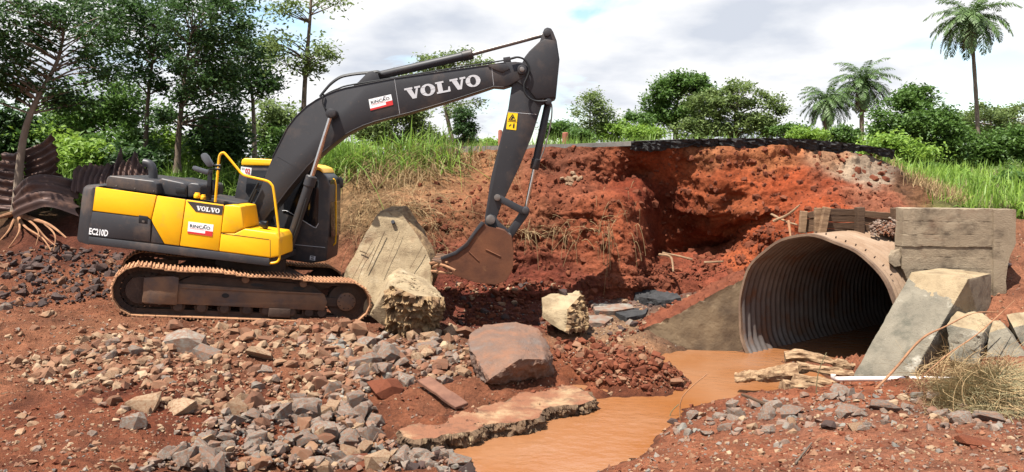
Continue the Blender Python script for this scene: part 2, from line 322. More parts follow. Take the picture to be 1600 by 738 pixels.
def curve(pts, n=6):                                            # Catmull-Rom through points
    pts = [Vector(p) for p in pts]; out = []
    for i in range(len(pts) - 1):
        a, b, c, d = pts[max(i - 1, 0)], pts[i], pts[i + 1], pts[min(i + 2, len(pts) - 1)]
        for k in range(n):
            t = k / n; out.append(0.5 * ((2 * b) + (c - a) * t + (2 * a - 5 * b + 4 * c - d) * t * t + (3 * b - a - 3 * c + d) * t ** 3))
    return out + [pts[-1]]
# ------------------------------------------------------------------ the eroded road bank: a sheet of columns (base to top), each knot a pixel row and a distance
CLIFF = {
 440: [(430,17.6),(395,17.9),(360,18.2),(330,18.5),(300,19.0),(275,20.0)],
 500: [(440,17.0),(400,17.4),(360,17.8),(330,18.2),(295,18.8),(262,20.0)],
 560: [(450,16.2),(410,16.8),(360,17.3),(325,17.7),(290,18.6),(250,20.5)],
 640: [(465,15.8),(415,16.3),(370,16.6),(320,17.2),(280,18.6),(242,20.8)],
 720: [(465,16.0),(425,16.6),(385,16.8),(325,17.3),(280,18.6),(239,20.8)],
 800: [(462,16.0),(420,16.5),(380,16.8),(320,17.2),(275,18.2),(235,19.8)],
 860: [(462,16.0),(420,16.5),(370,17.1),(315,17.3),(280,18.2),(231,18.9)],
 920: [(465,15.9),(420,16.3),(370,16.6),(320,16.9),(280,17.9),(230,18.3)],
 970: [(470,15.8),(420,16.0),(360,16.2),(310,16.7),(282,18.3),(229,18.2)],
 1000:[(470,15.9),(425,16.1),(365,16.5),(305,17.6),(270,18.5),(228,17.9)],
 1030:[(460,16.2),(420,16.9),(398,18.5),(330,18.4),(270,18.2),(226,17.8)],
 1060:[(455,16.3),(420,17.0),(396,18.5),(345,18.1),(285,17.9),(226,17.6)],
 1120:[(445,16.2),(405,16.9),(384,18.4),(352,17.2),(290,17.0),(226,17.6)],
 1180:[(435,15.4),(395,16.2),(355,16.9),(325,16.6),(275,17.1),(228,17.7)],
 1240:[(400,14.8),(365,15.4),(330,16.0),(300,16.6),(265,17.2),(230,17.8)],
 1300:[(372,14.4),(345,15.2),(320,15.8),(295,16.5),(265,17.2),(234,18.0)],
 1360:[(364,14.3),(340,15.2),(318,15.9),(298,16.6),(275,17.4),(245,18.2)],
 1400:[(352,14.6),(330,15.6),(312,16.3),(298,16.9),(282,17.5),(262,18.2)],
 1450:[(342,15.4),(330,16.0),(320,16.5),(310,17.0),(303,17.6),(297,18.4)],
 1500:[(338,16.0),(334,16.3),(330,16.7),(326,17.1),(322,17.6),(318,18.2)]}
def idw(q, pts, vals, p=3.0):
    out = np.zeros((len(q), vals.shape[1])); w = np.zeros(len(q))
    for a, b in zip(pts, vals):
        k = 1.0 / (((q - a) ** 2).sum(1) ** (p / 2) + 1e-6); out += k[:, None] * b; w += k
    return out / w[:, None]
def set_col(me, name, C):
    a = me.color_attributes.new(name, 'FLOAT_COLOR', 'POINT'); a.data.foreach_set('color', np.concatenate([C, np.ones((len(C), 1))], 1).astype(np.float32).ravel())
def grid_faces(nr, nc):
    a = np.arange(nr * nc).reshape(nr, nc); return np.stack([a[:-1, :-1], a[:-1, 1:], a[1:, 1:], a[1:, :-1]], -1).reshape(-1, 4)
us = sorted(CLIFF); NC, NR = 480, 150
tt = np.linspace(0, 1, NR); kk = np.linspace(0, 1, 6); uu = np.linspace(us[0], us[-1], NC)
def smooth_interp(x, xp, fp):                                   # monotone-ish: linear then blurred
    return np.interp(x, xp, fp)
Vg = np.stack([np.interp(tt, kk, [k[0] for k in CLIFF[u]]) for u in us]); Yg = np.stack([np.interp(tt, kk, [k[1] for k in CLIFF[u]]) for u in us])
Vg = np.stack([np.interp(uu, us, Vg[:, j]) for j in range(NR)]); Yg = np.stack([np.interp(uu, us, Yg[:, j]) for j in range(NR)])
def blur(A, r):
    k = np.hanning(2 * r + 1); k /= k.sum()
    A = np.apply_along_axis(lambda z: np.convolve(np.pad(z, r, mode='edge'), k, 'valid'), 0, A)
    return np.apply_along_axis(lambda z: np.convolve(np.pad(z, r, mode='edge'), k, 'valid'), 1, A)
Yg = blur(Yg, 5)
UU = np.broadcast_to(uu, (NR, NC))
a = (UU - CU) / F; b = (CV - Vg) / F; dy = _cp + b * _sp; dz = -_sp + b * _cp
CX = a * Yg / dy; CZ = HC + dz * Yg / dy; CY = Yg.copy()
def grid_normals(X, Y, Z):
    p = np.stack([X, Y, Z], -1); du = np.gradient(p, axis=1); dvv = np.gradient(p, axis=0); n = np.cross(du, dvv); return n / (np.linalg.norm(n, axis=-1, keepdims=True) + 1e-9)
nrm = grid_normals(CX, CY, CZ)
p = np.stack([CX, CY, CZ], -1).reshape(-1, 3)
rough = np.interp(UU.ravel(), [440, 620, 780, 860, 1480], [0.35, 0.5, 0.8, 1.0, 0.9])
d1, d2, wid = worley(p * np.array((2.2, 2.2, 2.8)), 5)
e1, e2, wid2 = worley(p * np.array((5.5, 5.5, 6.5)) + 3, 8)
warp = np.stack([fbm(p * 0.8, 3, 31), fbm(p * 0.8, 3, 32), fbm(p * 0.8, 3, 33)], 1)
strata = vn(np.stack([p[:, 0] * 0.35 + warp[:, 0], p[:, 1] * 0.35, p[:, 2] * 4.2 + warp[:, 1] * 0.8], 1), 77)
steep = np.clip(1 - np.abs(nrm.reshape(-1, 3)[:, 2]) * 1.1, 0, 1)
pv = p * np.array((2.6, 2.6, 0.55)) + warp * 0.6
groove = fbm(pv, 4, 21, ridged=True)
e3, e4, wid3 = worley(p * np.array((10, 10, 11)) + warp, 15)
ledge = np.tanh(strata * 6)
disp = 0.22 * fbm(p * 0.9 + warp * 0.5, 3, 1) + 0.10 * fbm(p * 2.1 + warp, 4, 2, ridged=True) + 0.10 * groove * steep + 0.16 * (wid - 0.5) * np.clip((d2 - d1) * 7, 0, 1) + 0.06 * (wid2 - 0.5) * np.clip((e2 - e1) * 6, 0, 1) + 0.025 * (wid3 - 0.5) * np.clip((e4 - e3) * 5, 0, 1) + 0.085 * ledge * (0.4 + 0.6 * steep) + 0.03 * fbm(p * 12, 3, 4, ridged=True)
tv = np.broadcast_to(tt[:, None], (NR, NC)).ravel()
recess = np.exp(-((UU.ravel() - 1030) / 48) ** 2) * sstep(0.3, 0.45, tv)
disp = 0.85 * disp * rough * (1 - 0.75 * recess) * (0.5 + 0.5 * sstep(0, 0.05, 1 - tv))
q = p + nrm.reshape(-1, 3) * disp[:, None] * np.sign((nrm.reshape(-1, 3) * np.array((0, -1, 0.3))).sum(1))[:, None]
low = q[:NC].copy(); low[:, 2] -= 0.7; low[:, 1] += 0.1
Q = np.concatenate([low, q], 0)
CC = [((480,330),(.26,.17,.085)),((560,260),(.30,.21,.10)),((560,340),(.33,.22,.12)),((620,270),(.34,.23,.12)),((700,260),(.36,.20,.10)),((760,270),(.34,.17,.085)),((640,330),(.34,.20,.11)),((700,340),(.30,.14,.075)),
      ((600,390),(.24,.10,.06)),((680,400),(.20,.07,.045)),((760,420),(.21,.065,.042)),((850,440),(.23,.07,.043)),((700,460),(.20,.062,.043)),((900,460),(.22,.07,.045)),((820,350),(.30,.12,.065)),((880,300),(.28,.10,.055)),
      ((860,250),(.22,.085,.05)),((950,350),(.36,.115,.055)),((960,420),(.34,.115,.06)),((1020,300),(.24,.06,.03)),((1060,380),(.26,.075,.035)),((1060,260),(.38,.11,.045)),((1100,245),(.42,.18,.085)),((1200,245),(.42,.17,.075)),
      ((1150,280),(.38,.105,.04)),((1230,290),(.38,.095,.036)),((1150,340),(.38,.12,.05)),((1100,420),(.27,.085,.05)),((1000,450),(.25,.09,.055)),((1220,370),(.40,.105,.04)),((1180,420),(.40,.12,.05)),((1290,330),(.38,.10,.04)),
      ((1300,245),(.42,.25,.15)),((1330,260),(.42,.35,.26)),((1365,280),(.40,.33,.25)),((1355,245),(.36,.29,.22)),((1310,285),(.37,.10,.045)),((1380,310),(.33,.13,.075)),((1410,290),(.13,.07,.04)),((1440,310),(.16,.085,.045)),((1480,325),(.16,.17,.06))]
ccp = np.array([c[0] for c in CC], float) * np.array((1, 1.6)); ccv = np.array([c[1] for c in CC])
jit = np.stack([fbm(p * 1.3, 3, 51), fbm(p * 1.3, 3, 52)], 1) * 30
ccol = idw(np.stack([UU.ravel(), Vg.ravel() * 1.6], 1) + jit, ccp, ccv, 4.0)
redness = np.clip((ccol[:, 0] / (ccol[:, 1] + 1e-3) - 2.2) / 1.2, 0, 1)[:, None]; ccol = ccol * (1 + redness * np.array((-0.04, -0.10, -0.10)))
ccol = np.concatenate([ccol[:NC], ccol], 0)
PC = Vector((5.0, 12.95, 0.74)); PR = 1.46; PA = Vector((0.8, 0.6, 0)); PT = Vector((0.6, -0.8, 0))   # culvert: mouth centre, radius, axis, across
relb = Q - np.array(PC); hb = (np.sqrt((relb @ np.array(PT)) ** 2 + relb[:, 2] ** 2) < PR + 0.03) & (relb @ np.array(PA) > -0.3)
bf = grid_faces(NR + 1, NC); bf = bf[~hb[bf].any(1)]
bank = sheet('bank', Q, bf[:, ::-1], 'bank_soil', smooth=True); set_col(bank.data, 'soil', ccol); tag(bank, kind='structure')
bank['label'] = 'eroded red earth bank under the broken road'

# ------------------------------------------------------------------ the ground: one sheet to the horizon
GP = [(0,738,.50),(250,738,.38),(400,738,.18),(480,738,.10),(560,738,.06),(640,738,.07),(715,738,.04),(760,738,-.10),(850,738,-.45),(930,738,-.15),(962,738,.02),(1020,738,.25),(1100,738,.45),(1300,738,.70),(1600,738,.95),
      (0,650,.60),(150,650,.56),(300,650,.50),(430,660,.28),(520,680,.07),(560,690,-.03),(600,692,-.04),(640,672,.02),(680,665,.0),(690,705,.03),(740,700,-.12),(790,690,-.4),(900,660,-.5),(990,680,-.25),(1033,678,.03),(1100,665,.25),(1300,660,.50),(1500,660,.62),(1600,640,.72),
      (540,640,.14),(600,640,.14),(0,570,.72),(150,570,.70),(300,570,.62),(450,570,.50),(540,590,.34),(640,590,.30),(700,590,.26),(690,650,.24),(740,634,.25),(790,618,.22),(850,598,.20),(890,595,.15),(925,606,.08),(655,655,.22),
      (0,500,.95),(100,500,.92),(190,505,.90),(300,512,.78),(400,514,.66),(500,512,.56),(600,520,.5),(700,515,.45),(800,525,.40),(870,550,.28),(640,560,.40),
      (940,605,.02),(1000,613,.0),(1045,613,-.05),(1070,606,-.04),(1092,608,-.22),(1105,620,-.22),(1120,610,-.3),(960,575,.30),(1010,570,.34),(1050,585,.18),(1075,590,-.08),(1040,560,-.03),(990,552,.12),(920,570,.22),
      (940,640,-.3),(1100,590,-.4),(1150,600,-.4),(1150,570,-.6),(1230,570,-.7),(1090,655,.10),(1120,640,.06),(1180,618,.06),(1140,612,-.2),(1160,596,-.3),(1230,612,.25),(1300,610,.38),(1400,600,.45),(1500,610,.6),(1340,590,.25),(1450,570,.45),(1540,575,.6),(1600,580,.75),
      (930,535,.26),(850,505,.42),(750,500,.45),(900,480,.55),(1000,485,.5),(820,470,.6),(950,500,.40),(1060,470,.70),(1110,450,1.0),(1000,510,.42),(660,480,.62),(700,470,.65)]
GW = [(0,0,1.6),(-3,3,1.1),(3,3,1.3),(0,4.5,1.0),(-5,5,.62),(5,5,1.0),(0.3,6.8,.15),(1.4,10.2,-.6),(3.2,11.8,-.75),(4.3,12.4,-.8),(-12,8,.8),(-12,13,1.2),(9,8,1.2),(14,8,1.6),
      (-4.96,14.5,.72),(-6.4,12.9,.93),(-2.9,14.4,.55),(-6.5,14.6,1.0),(-5,16.2,.95),(-3,16,.75),(-9.0,15.2,1.3),(-8,16,1.5),(-10.2,15.9,1.6),(-11.5,15.5,1.6),(-10.9,16.8,2.3),(-9,17.6,2.35),(-6.5,18,2.3),(-5,17.6,1.7),(-16,17,2.6),
      (-14,22,2.9),(-7,20,2.6),(-7,25,2.9),(-3.6,20.4,3.3),(-20,30,3.1),(0,21.5,3.74),(3,20,3.78),(6,20,3.8),(8,20.5,3.75),(-4,26,3.75),(0,30,3.8),(5,28,3.8),(-10,36,3.6),
      (8.4,13.6,2.2),(9.3,12,1.7),(7.6,10.6,.85),(9.6,17.2,2.3),(11,19,2.5),(12.5,15.5,2.2),(16,24,2.7),(14,34,3.0),(22,34,3.0),(10.5,23,2.9),(18,14,2.2),(30,25,2.8),(6.4,13.5,2.3),(7.5,15,2.35),(6.6,14.6,2.3),(8.2,16.2,2.35)]
cp_ = np.array([tuple(PZ(u, v, z)) for u, v, z in GP] + GW); cxy = cp_[:, :2]
Dm = np.sqrt(((cxy[:, None] - cxy[None]) ** 2).sum(-1)); Am = np.block([[Dm - np.eye(len(cxy)) * 0.02, np.ones((len(cxy), 1))], [np.ones((1, len(cxy))), np.zeros((1, 1))]])
wts = np.linalg.solve(Am, np.concatenate([cp_[:, 2], [0]]))
def rbf(x, y):
    out = np.full(len(x), wts[-1])
    for (px, py), w in zip(cxy, wts[:-1]): out += w * np.sqrt((x - px) ** 2 + (y - py) ** 2)
    return out
# the bank sheet in plan: its back line and its top, for fitting the ground behind it
xb = np.linspace(-5.5, 10.2, 90); Qc = q.reshape(NR, NC, 3)
yb = np.zeros(90); zb0 = np.zeros(90); yb0 = np.zeros(90); zt = np.zeros(90)
for i, x in enumerate(xb):
    m = np.abs(q[:, 0] - x) < 0.25; yb[i] = q[m, 1].max(); zt[i] = q[m, 2].max(); mb = m & (tv < 0.05)
    mb = mb if mb.any() else m
    zb0[i] = q[mb, 2].min(); yb0[i] = q[mb, 1].min()
def height(x, y, detail=True):
    z = rbf(x, y); far = np.sqrt(x * x + (y - 14) ** 2)
    z = z + (np.where(x > 6, 2.45, 3.0) - z) * sstep(22, 50, far)
    inside = (x > xb[0]) & (x < xb[-1])
    B = np.interp(x, xb, yb); T = np.interp(x, xb, zt); b0 = np.interp(x, xb, zb0); y0 = np.interp(x, xb, yb0)
    front = inside & (y > y0 + 0.1) & (y <= B + 0.15)
    z = np.where(front, np.minimum(z, b0 - 0.25), z)
    lift = (T - 0.07) * np.exp(-np.clip(y - B - 2, 0, 99) / 8) + z * (1 - np.exp(-np.clip(y - B - 2, 0, 99) / 8))
    z = np.where(inside & (y > B + 0.15), np.where(y < B + 12, np.maximum(lift, 0), z), z)
    if detail:
        pp = np.stack([x, y, np.zeros_like(x)], 1); near = 1 - sstep(17, 24, far)
        calm = 1 - 0.65 * np.exp(-(((x + 3.6) / 1.8) ** 2 + ((y - 8.2) / 1.2) ** 2)) - 0.45 * sstep(0.8, 2.0, x) * (1 - sstep(9, 10.5, y))
        lum = 0.15 * fbm(pp * 0.9, 3, 60) + 0.045 * fbm(pp * 3.3, 4, 61, ridged=True)
        c1, c2, cid = worley(pp * 6.0 + fbm(pp * 3, 2, 70)[:, None] * 0.6, 62); c3, c4, cid2 = worley(pp * 13.0, 63)
        lum = lum + 0.055 * (cid - 0.35) * np.clip((c2 - c1) * 3, 0, 1) + 0.022 * cid2 * np.clip((c4 - c3) * 3, 0, 1)
        m = np.exp(-(((x - 2.05) / 0.8) ** 2 + ((y - 12.1) / 0.8) ** 2))
        lum = lum * calm * near * np.clip((z + 0.12) * 4 + 0.25, 0.2, 1) + m * (0.10 + 0.22 * np.abs(fbm(pp * 3.5, 4, 64)))
        z = z + lum + 0.4 * (1 - near) * fbm(pp * 0.05, 2, 66)
    return z
def axis(lo, hi, a0, a1, st, g=1.12):
    c = list(np.arange(a0, a1, st)); s = st; x = c[-1]
    while x < hi: s *= g; x += s; c.append(x)
    s = st; x = c[0]; f = []
    while x > lo: s *= g; x -= s; f.append(x)
    return np.array(f[::-1] + c)
gx = axis(-900, 900, -9.5, 7.5, 0.05); gy = axis(-300, 1500, 6.2, 16.6, 0.05)
GX, GY = np.meshgrid(gx, gy); gz = height(GX.ravel(), GY.ravel()); nr, nc = GX.shape
gv = np.stack([GX.ravel(), GY.ravel(), gz], 1); gf = grid_faces(nr, nc)
rel = gv - np.array(PC); al = rel @ np.array(PA); rad = np.sqrt((rel @ np.array(PT)) ** 2 + rel[:, 2] ** 2)
hole = (al > -0.05) & (al < 7.2) & (rad < PR + 0.02)
lat = rel @ np.array(PT)
gf = gf[~hole[gf].any(1)]
SC = [((100,700),(.30,.125,.068)),((250,650),(.24,.085,.045)),((330,640),(.25,.085,.045)),((0,600),(.34,.17,.10)),((200,560),(.34,.18,.105)),((400,560),(.33,.17,.10)),((300,520),(.34,.16,.09)),((100,500),(.33,.15,.085)),((500,560),(.33,.17,.10)),
      ((60,440),(.06,.038,.032)),((120,420),(.05,.032,.028)),((20,455),(.08,.045,.035)),((150,445),(.07,.042,.035)),((180,425),(.06,.038,.03)),((10,400),(.10,.05,.035)),((150,470),(.20,.085,.055)),((420,700),(.30,.16,.09)),((560,600),(.30,.13,.07)),((600,640),(.30,.125,.065)),((700,600),(.30,.14,.08)),((640,540),(.28,.16,.10)),  # the very dark tones carry painted tree shade on the slope behind the tracks
      ((700,480),(.19,.065,.045)),((800,470),(.19,.06,.043)),((780,500),(.20,.07,.05)),((880,480),(.20,.07,.048)),((860,550),(.32,.13,.065)),((950,585),(.27,.105,.055)),((1040,590),(.25,.10,.055)),((1000,480),(.20,.16,.14)),((950,500),(.34,.26,.17)),((980,520),(.38,.24,.14)),
      ((1080,470),(.32,.13,.075)),((1130,450),(.36,.16,.09)),((1100,690),(.33,.15,.085)),((1300,700),(.34,.165,.10)),((1500,710),(.33,.17,.105)),((1250,640),(.33,.17,.11)),((1500,640),(.30,.18,.12)),((1350,600),(.34,.14,.075))]
scw = np.array([tuple(PZ(u, v, .5))[:2] for (u, v), c in SC] + [(-11, 17.5), (-14, 20), (-7, 20), (-3, 24), (12, 20), (16, 26), (10, 17.5), (-25, 30), (30, 30), (0, 60), (-9, 16.6)])
scv = np.array([c for _, c in SC] + [(.10, .075, .035), (.07, .08, .03), (.07, .08, .03), (.16, .13, .06), (.12, .16, .04), (.12, .16, .04), (.28, .16, .09), (.07, .09, .03), (.08, .11, .03), (.09, .12, .035), (.17, .065, .04)])
jit = np.stack([fbm(gv * np.array((1.1, 1.1, 0)), 3, 81), fbm(gv * np.array((1.1, 1.1, 0)), 3, 82)], 1) * 0.5
gcol = idw(gv[:, :2] + jit, scw, scv, 4.0)
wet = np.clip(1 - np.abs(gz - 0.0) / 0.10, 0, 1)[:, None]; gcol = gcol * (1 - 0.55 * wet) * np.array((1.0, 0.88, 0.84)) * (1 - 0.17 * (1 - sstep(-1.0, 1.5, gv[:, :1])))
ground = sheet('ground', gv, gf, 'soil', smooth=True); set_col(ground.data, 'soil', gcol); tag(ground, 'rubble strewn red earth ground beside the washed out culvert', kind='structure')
used = np.unique(gf)

tri = lambda f: np.concatenate([f[:, :3], f[:, [0, 2, 3]]], 0)
GB = BVHTree.FromPolygons([Vector(v) for v in gv[(gv[:, 1] < 60) | True]], [tuple(f) for f in gf])
KB = BVHTree.FromPolygons([Vector(v) for v in Q], [tuple(f) for f in bf])
def hit(u, v, both=True):
    d = ray(u, v).normalized(); o = Vector((0, 0, HC)); a = GB.ray_cast(o, d); r = a
    if both:
        b = KB.ray_cast(o, d)
        if b[0] is not None and (a[0] is None or b[3] < a[3]): r = b
    return r[0]
def gz_at(x, y):
    h = GB.ray_cast(Vector((x, y, 50)), Vector((0, 0, -1))); k = KB.ray_cast(Vector((x, y, 50)), Vector((0, 0, -1)))
    zs = [t[0].z for t in (h, k) if t[0] is not None]; return max(zs) if zs else 0.0
def gr_at(x, y):
    h = GB.ray_cast(Vector((x, y, 50)), Vector((0, 0, -1))); return h[0].z if h[0] is not None else 0.0

# ------------------------------------------------------------------ muddy stream: reaches into the culvert
wpts = [(-6, 4), (3.5, 4), (3.5, 8.5), (5.2, 10.6), (6.2, 12.0), (10.8, 16.6), (9.6, 18.2), (4.2, 14.3), (0.8, 14.2), (-0.6, 12), (-4.5, 10)]
wb = MB(); wb.add([(x, y, 0) for x, y in wpts], [tuple(range(len(wpts)))])
water = wb.build('water', 'muddy_water', at=(0, 0, 0), smooth=0); tag(water, 'still muddy orange stream water running out of the culvert', kind='structure')

# ------------------------------------------------------------------ broken road above the bank
fe = []; rr = random.Random(4)
i0 = int((985 - us[0]) / (us[-1] - us[0]) * (NC - 1)); i1 = int((1392 - us[0]) / (us[-1] - us[0]) * (NC - 1))
top = Qc[-1]; prev = None
for i in range(i0, i1 + 1, 2):
    t = (i - i0) / (i1 - i0); x, y, z = top[i]
    zz = 3.93 + 0.06 * math.sin(t * 3.0) - 0.28 * max(0, t - 0.62) ** 1.5 * 3.0
    fe.append(Vector((x, y - 0.10 - rr.random() * 0.13 + 0.05 * math.sin(i * 0.35), zz)))
rd = Vector((-0.61, 0.79, 0)); n = len(fe)
m = MB(); back = [f + rd * (18 + (fe[-1] - f).dot(rd)) for f in fe]; back = [Vector((b.x, b.y, fe[k].z - 0.10)) for k, b in enumerate(back)]
mid = [f + rd * 1.2 for f in fe]
m.add(fe + mid + back, [(i, i + 1, n + i + 1, n + i) for i in range(n - 1)] + [(n + i, n + i + 1, 2 * n + i + 1, 2 * n + i) for i in range(n - 1)])
thick = 0.10
lo = [v - Vector((0, 0, thick)) for v in (fe[0], mid[0], back[0])]
m.add([fe[0], mid[0], back[0]] + lo, [(0, 1, 4, 3), (1, 2, 5, 4)])
road = m.build('road', 'road_surface', at=(0, 0, 0), smooth=30); tag(road, 'broken end of the asphalt road on top of the red bank', kind='structure')
m = MB(); rows = 7; vs = []                                    # the torn black edge of the asphalt
for k in range(rows):
    for i, f in enumerate(fe):
        tk = 0.17 + 0.05 * math.sin(i * 0.21) + 0.05 * rr.random()
        s = k / (rows - 1); jag = (rr.random() - 0.5) * 0.07 if 0 < k else 0
        vs.append(f + Vector((0.02 * (rr.random() - 0.5), -0.03 + s * 0.10 + jag, -0.004 - s * tk)))
m.add(vs, [(k * n + i, k * n + i + 1, (k + 1) * n + i + 1, (k + 1) * n + i) for k in range(rows - 1) for i in range(n - 1)])
edge = m.build('asphalt_edge', 'asphalt', road, smooth=0)
# pale strip of paving and shoulder left of the break
m = MB(); strip = []
for i in range(int((690 - us[0]) / (us[-1] - us[0]) * (NC - 1)), i0 + 2, 3):
    x, y, z = top[i]; strip.append((Vector((x, y + 0.05, max(z - 0.02, 3.70))), i))
lft = [Vector((s.x, s.y, 3.90 - 0.0)) for s, _ in strip]; n2 = len(lft)
m.add(lft + [v + Vector((0, 0, -0.14)) for v in lft] + [v + Vector((0.8, 1.0, 0)) for v in lft], [(i, i + 1, n2 + i + 1, n2 + i) for i in range(n2 - 1)] + [(2 * n2 + i, 2 * n2 + i + 1, i + 1, i) for i in range(n2 - 1)])
m.build('road_shoulder', 'road_surface', road, smooth=30)

# ------------------------------------------------------------------ corrugated steel culvert
cul = thing('culvert', tuple(PC - Vector((0, 0, PR))), 'large round corrugated steel culvert pipe over the muddy water', 'culvert')
na, LEN, pitch = 72, 7.4, 0.152; ns = int(LEN / pitch) * 6
def dent(t): return 0.022 * np.sin(3 * t + 1.0) + 0.014 * np.sin(7 * t + 2.0) + 0.008 * np.sin(13 * t)
def ring_grid(r, amp, s0, s1, n_s, phase=0.0):
    ss = np.linspace(s0, s1, n_s); th = np.linspace(0, 2 * math.pi, na, endpoint=False); SS, TH = np.meshgrid(ss, th, indexing='ij')
    rr_ = r + dent(TH) + amp * np.cos(2 * math.pi * SS / pitch + phase)
    V = np.array(PC) + SS[..., None] * np.array(PA) + (rr_ * np.cos(TH))[..., None] * np.array(PT) + (rr_ * np.sin(TH))[..., None] * np.array((0, 0, 1.0))
    a = np.arange(n_s * na).reshape(n_s, na); bq = np.roll(a, -1, 1)
    return V.reshape(-1, 3), np.stack([a[:-1], bq[:-1], bq[1:], a[1:]], -1).reshape(-1, 4)
V_, F_ = ring_grid(PR - 0.012, 0.026, 0, LEN, ns); sheet('inner_wall', V_, F_, 'galvanised', cul, smooth=True)
V_, F_ = ring_grid(PR + 0.006, 0.026, 0.0, LEN, ns); sheet('outer_wall', V_, F_[:, ::-1], 'pipe_outside', cul, smooth=True)
m = MB(); ringpts = lambda r, s: [PC + PA * s + PT * ((r + dent(t)) * math.cos(t)) + Vector((0, 0, (r + dent(t)) * math.sin(t))) for t in np.linspace(0, 2 * math.pi, na, endpoint=False)]
i_, o_ = ringpts(PR - 0.008, -0.02), ringpts(PR + 0.036, -0.02); i2, o2 = ringpts(PR - 0.008, 0.05), ringpts(PR + 0.036, 0.05)
m.add(i_ + o_ + i2 + o2, [(k, (k + 1) % na, na + (k + 1) % na, na + k) for k in range(na)] + [(na + k, na + (k + 1) % na, 3 * na + (k + 1) % na, 3 * na + k) for k in range(na)] + [(2 * na + k, 2 * na + (k + 1) % na, (k + 1) % na, k) for k in range(na)])
m.build('rim', 'pipe_rim', cul, smooth=50)
m = MB(); m.add(ringpts(PR - 0.03, LEN - 0.02), [tuple(range(na))]); m.build('dark_end_cap', 'track_dark', cul, smooth=0)  # added dark cap stands in for the unlit depth of the pipe
for k in range(11):
    t = R(38 + k * 7.0); c = PC + PA * 0.20 + (PT * math.cos(t) + Vector((0, 0, math.sin(t)))) * (PR + dent(t) + 0.030)
    nn = (PT * math.cos(t) + Vector((0, 0, math.sin(t)))); b = MB(); b.tube([c, c + nn * 0.035], [0.013, 0.010], 6); b.build('bolt', 'track_dark', cul, smooth=0)
# ------------------------------------------------------------------ excavator
YS = 13.30; YB = 14.54; X0 = -4.96; BASE = Vector((X0, YB, 0.72))
ex = thing('excavator', tuple(BASE), 'yellow and charcoal tracked excavator digging beside the red bank', 'excavator')
def pp(pix, Y): return [P(u, v, Y) for u, v in pix]
def ext(name, pix, Y, depth, mat, parent=ex, bevel=0.015, seg=2, smooth=35):
    m = MB(); m.prism(pp(pix, Y), (0, depth, 0)); return m.build(name, mat, parent, bevel, seg, smooth)
_pitch = R(7.4); UX = Vector((math.cos(_pitch), 0, -math.sin(_pitch))); UZ = Vector((math.sin(_pitch), 0, math.cos(_pitch)))

# --- lettering
def glyphs_slab(word):
    out = []; x = 0
    for c in word:
        if c == 'V':
            out += [[(x+.10,.93),(x+.47,.93),(x+.76,.0),(x+.46,.0)], [(x+.84,.93),(x+1.0,.93),(x+.75,.03),(x+.60,.03)], [(x,.84),(x+.58,.84),(x+.58,1),(x,1)], [(x+.72,.84),(x+1.14,.84),(x+1.14,1),(x+.72,1)]]; x += 1.08
        elif c == 'O':
            k = 28
            for j in range(k):
                a, b = 2*math.pi*j/k, 2*math.pi*(j+1)/k
                o = lambda t: (x+.55+.53*math.cos(t), .5+.52*math.sin(t)); i = lambda t: (x+.55+.21*math.cos(t), .5+.37*math.sin(t))
                out.append([i(a), o(a), o(b), i(b)])
            x += 1.14
        elif c == 'L':
            out += [[(x+.12,.06),(x+.45,.06),(x+.45,.95),(x+.12,.95)], [(x,.86),(x+.60,.86),(x+.60,1),(x,1)], [(x,0),(x+.98,0),(x+.98,.15),(x,.15)], [(x+.80,.10),(x+.98,.10),(x+.98,.44),(x+.88,.44)]]; x += 1.04
    return out, x
def slab_text(name, word, o, ux, uy, nrm, w, h, mat, parent):
    g, tot = glyphs_slab(word); m = MB(); o = Vector(o)
    for i, poly in enumerate(g):
        m.prism([o + ux * (a / tot * w) + uy * (b * h) for a, b in poly], nrm * (0.003 + 0.0006 * (i % 5)))
    return m.build(name, mat, parent, smooth=0)
def font_text(name, word, o, ux, uy, nrm, w, h, mat, parent, bold=0.02):
    c = bpy.data.curves.new('t', 'FONT'); c.body = word; c.offset = bold; c.extrude = 0.0; c.resolution_u = 2
    t = bpy.data.objects.new('t', c); COL.objects.link(t); dg = bpy.context.evaluated_depsgraph_get(); me = bpy.data.meshes.new_from_object(t.evaluated_get(dg))
    bpy.data.objects.remove(t); bpy.data.curves.remove(c)
    v = np.array([tuple(x.co) for x in me.vertices]); fs = [tuple(f.vertices) for f in me.polygons]; bpy.data.meshes.remove(me)
    mn, mx_ = v[:, :2].min(0), v[:, :2].max(0); s = (v[:, :2] - mn) / (mx_ - mn); o = Vector(o)
    m = MB(); m.add([o + ux * (a * w) + uy * (b * h) + nrm * 0.004 for a, b in s], fs); return m.build(name, mat, parent, smooth=0)
def frame_of(pix, Y):                                           # quad tl,tr,br,bl -> origin at bl, axes, size
    a = pp(pix, Y); ux = a[2] - a[3]; uy = a[0] - a[3]; return a[3], ux.normalized(), uy.normalized(), ux.length, uy.length
NEAR = Vector((0, -1, 0))
def decal(name, pix, Y, mat, parent, t=0.004):
    m = MB(); m.prism(pp(pix, Y), (0, -t, 0)); return m.build(name, mat, parent, smooth=0)
def sub(o, ux, uy, w, h, x0, y0, x1, y1, name, mat, parent, lift=0.002):
    m = MB(); a = [o + ux * (w * x) + uy * (h * y) + NEAR * lift for x, y in ((x0, y0), (x1, y0), (x1, y1), (x0, y1))]; m.prism(a, NEAR * 0.002); return m.build(name, mat, parent, smooth=0)
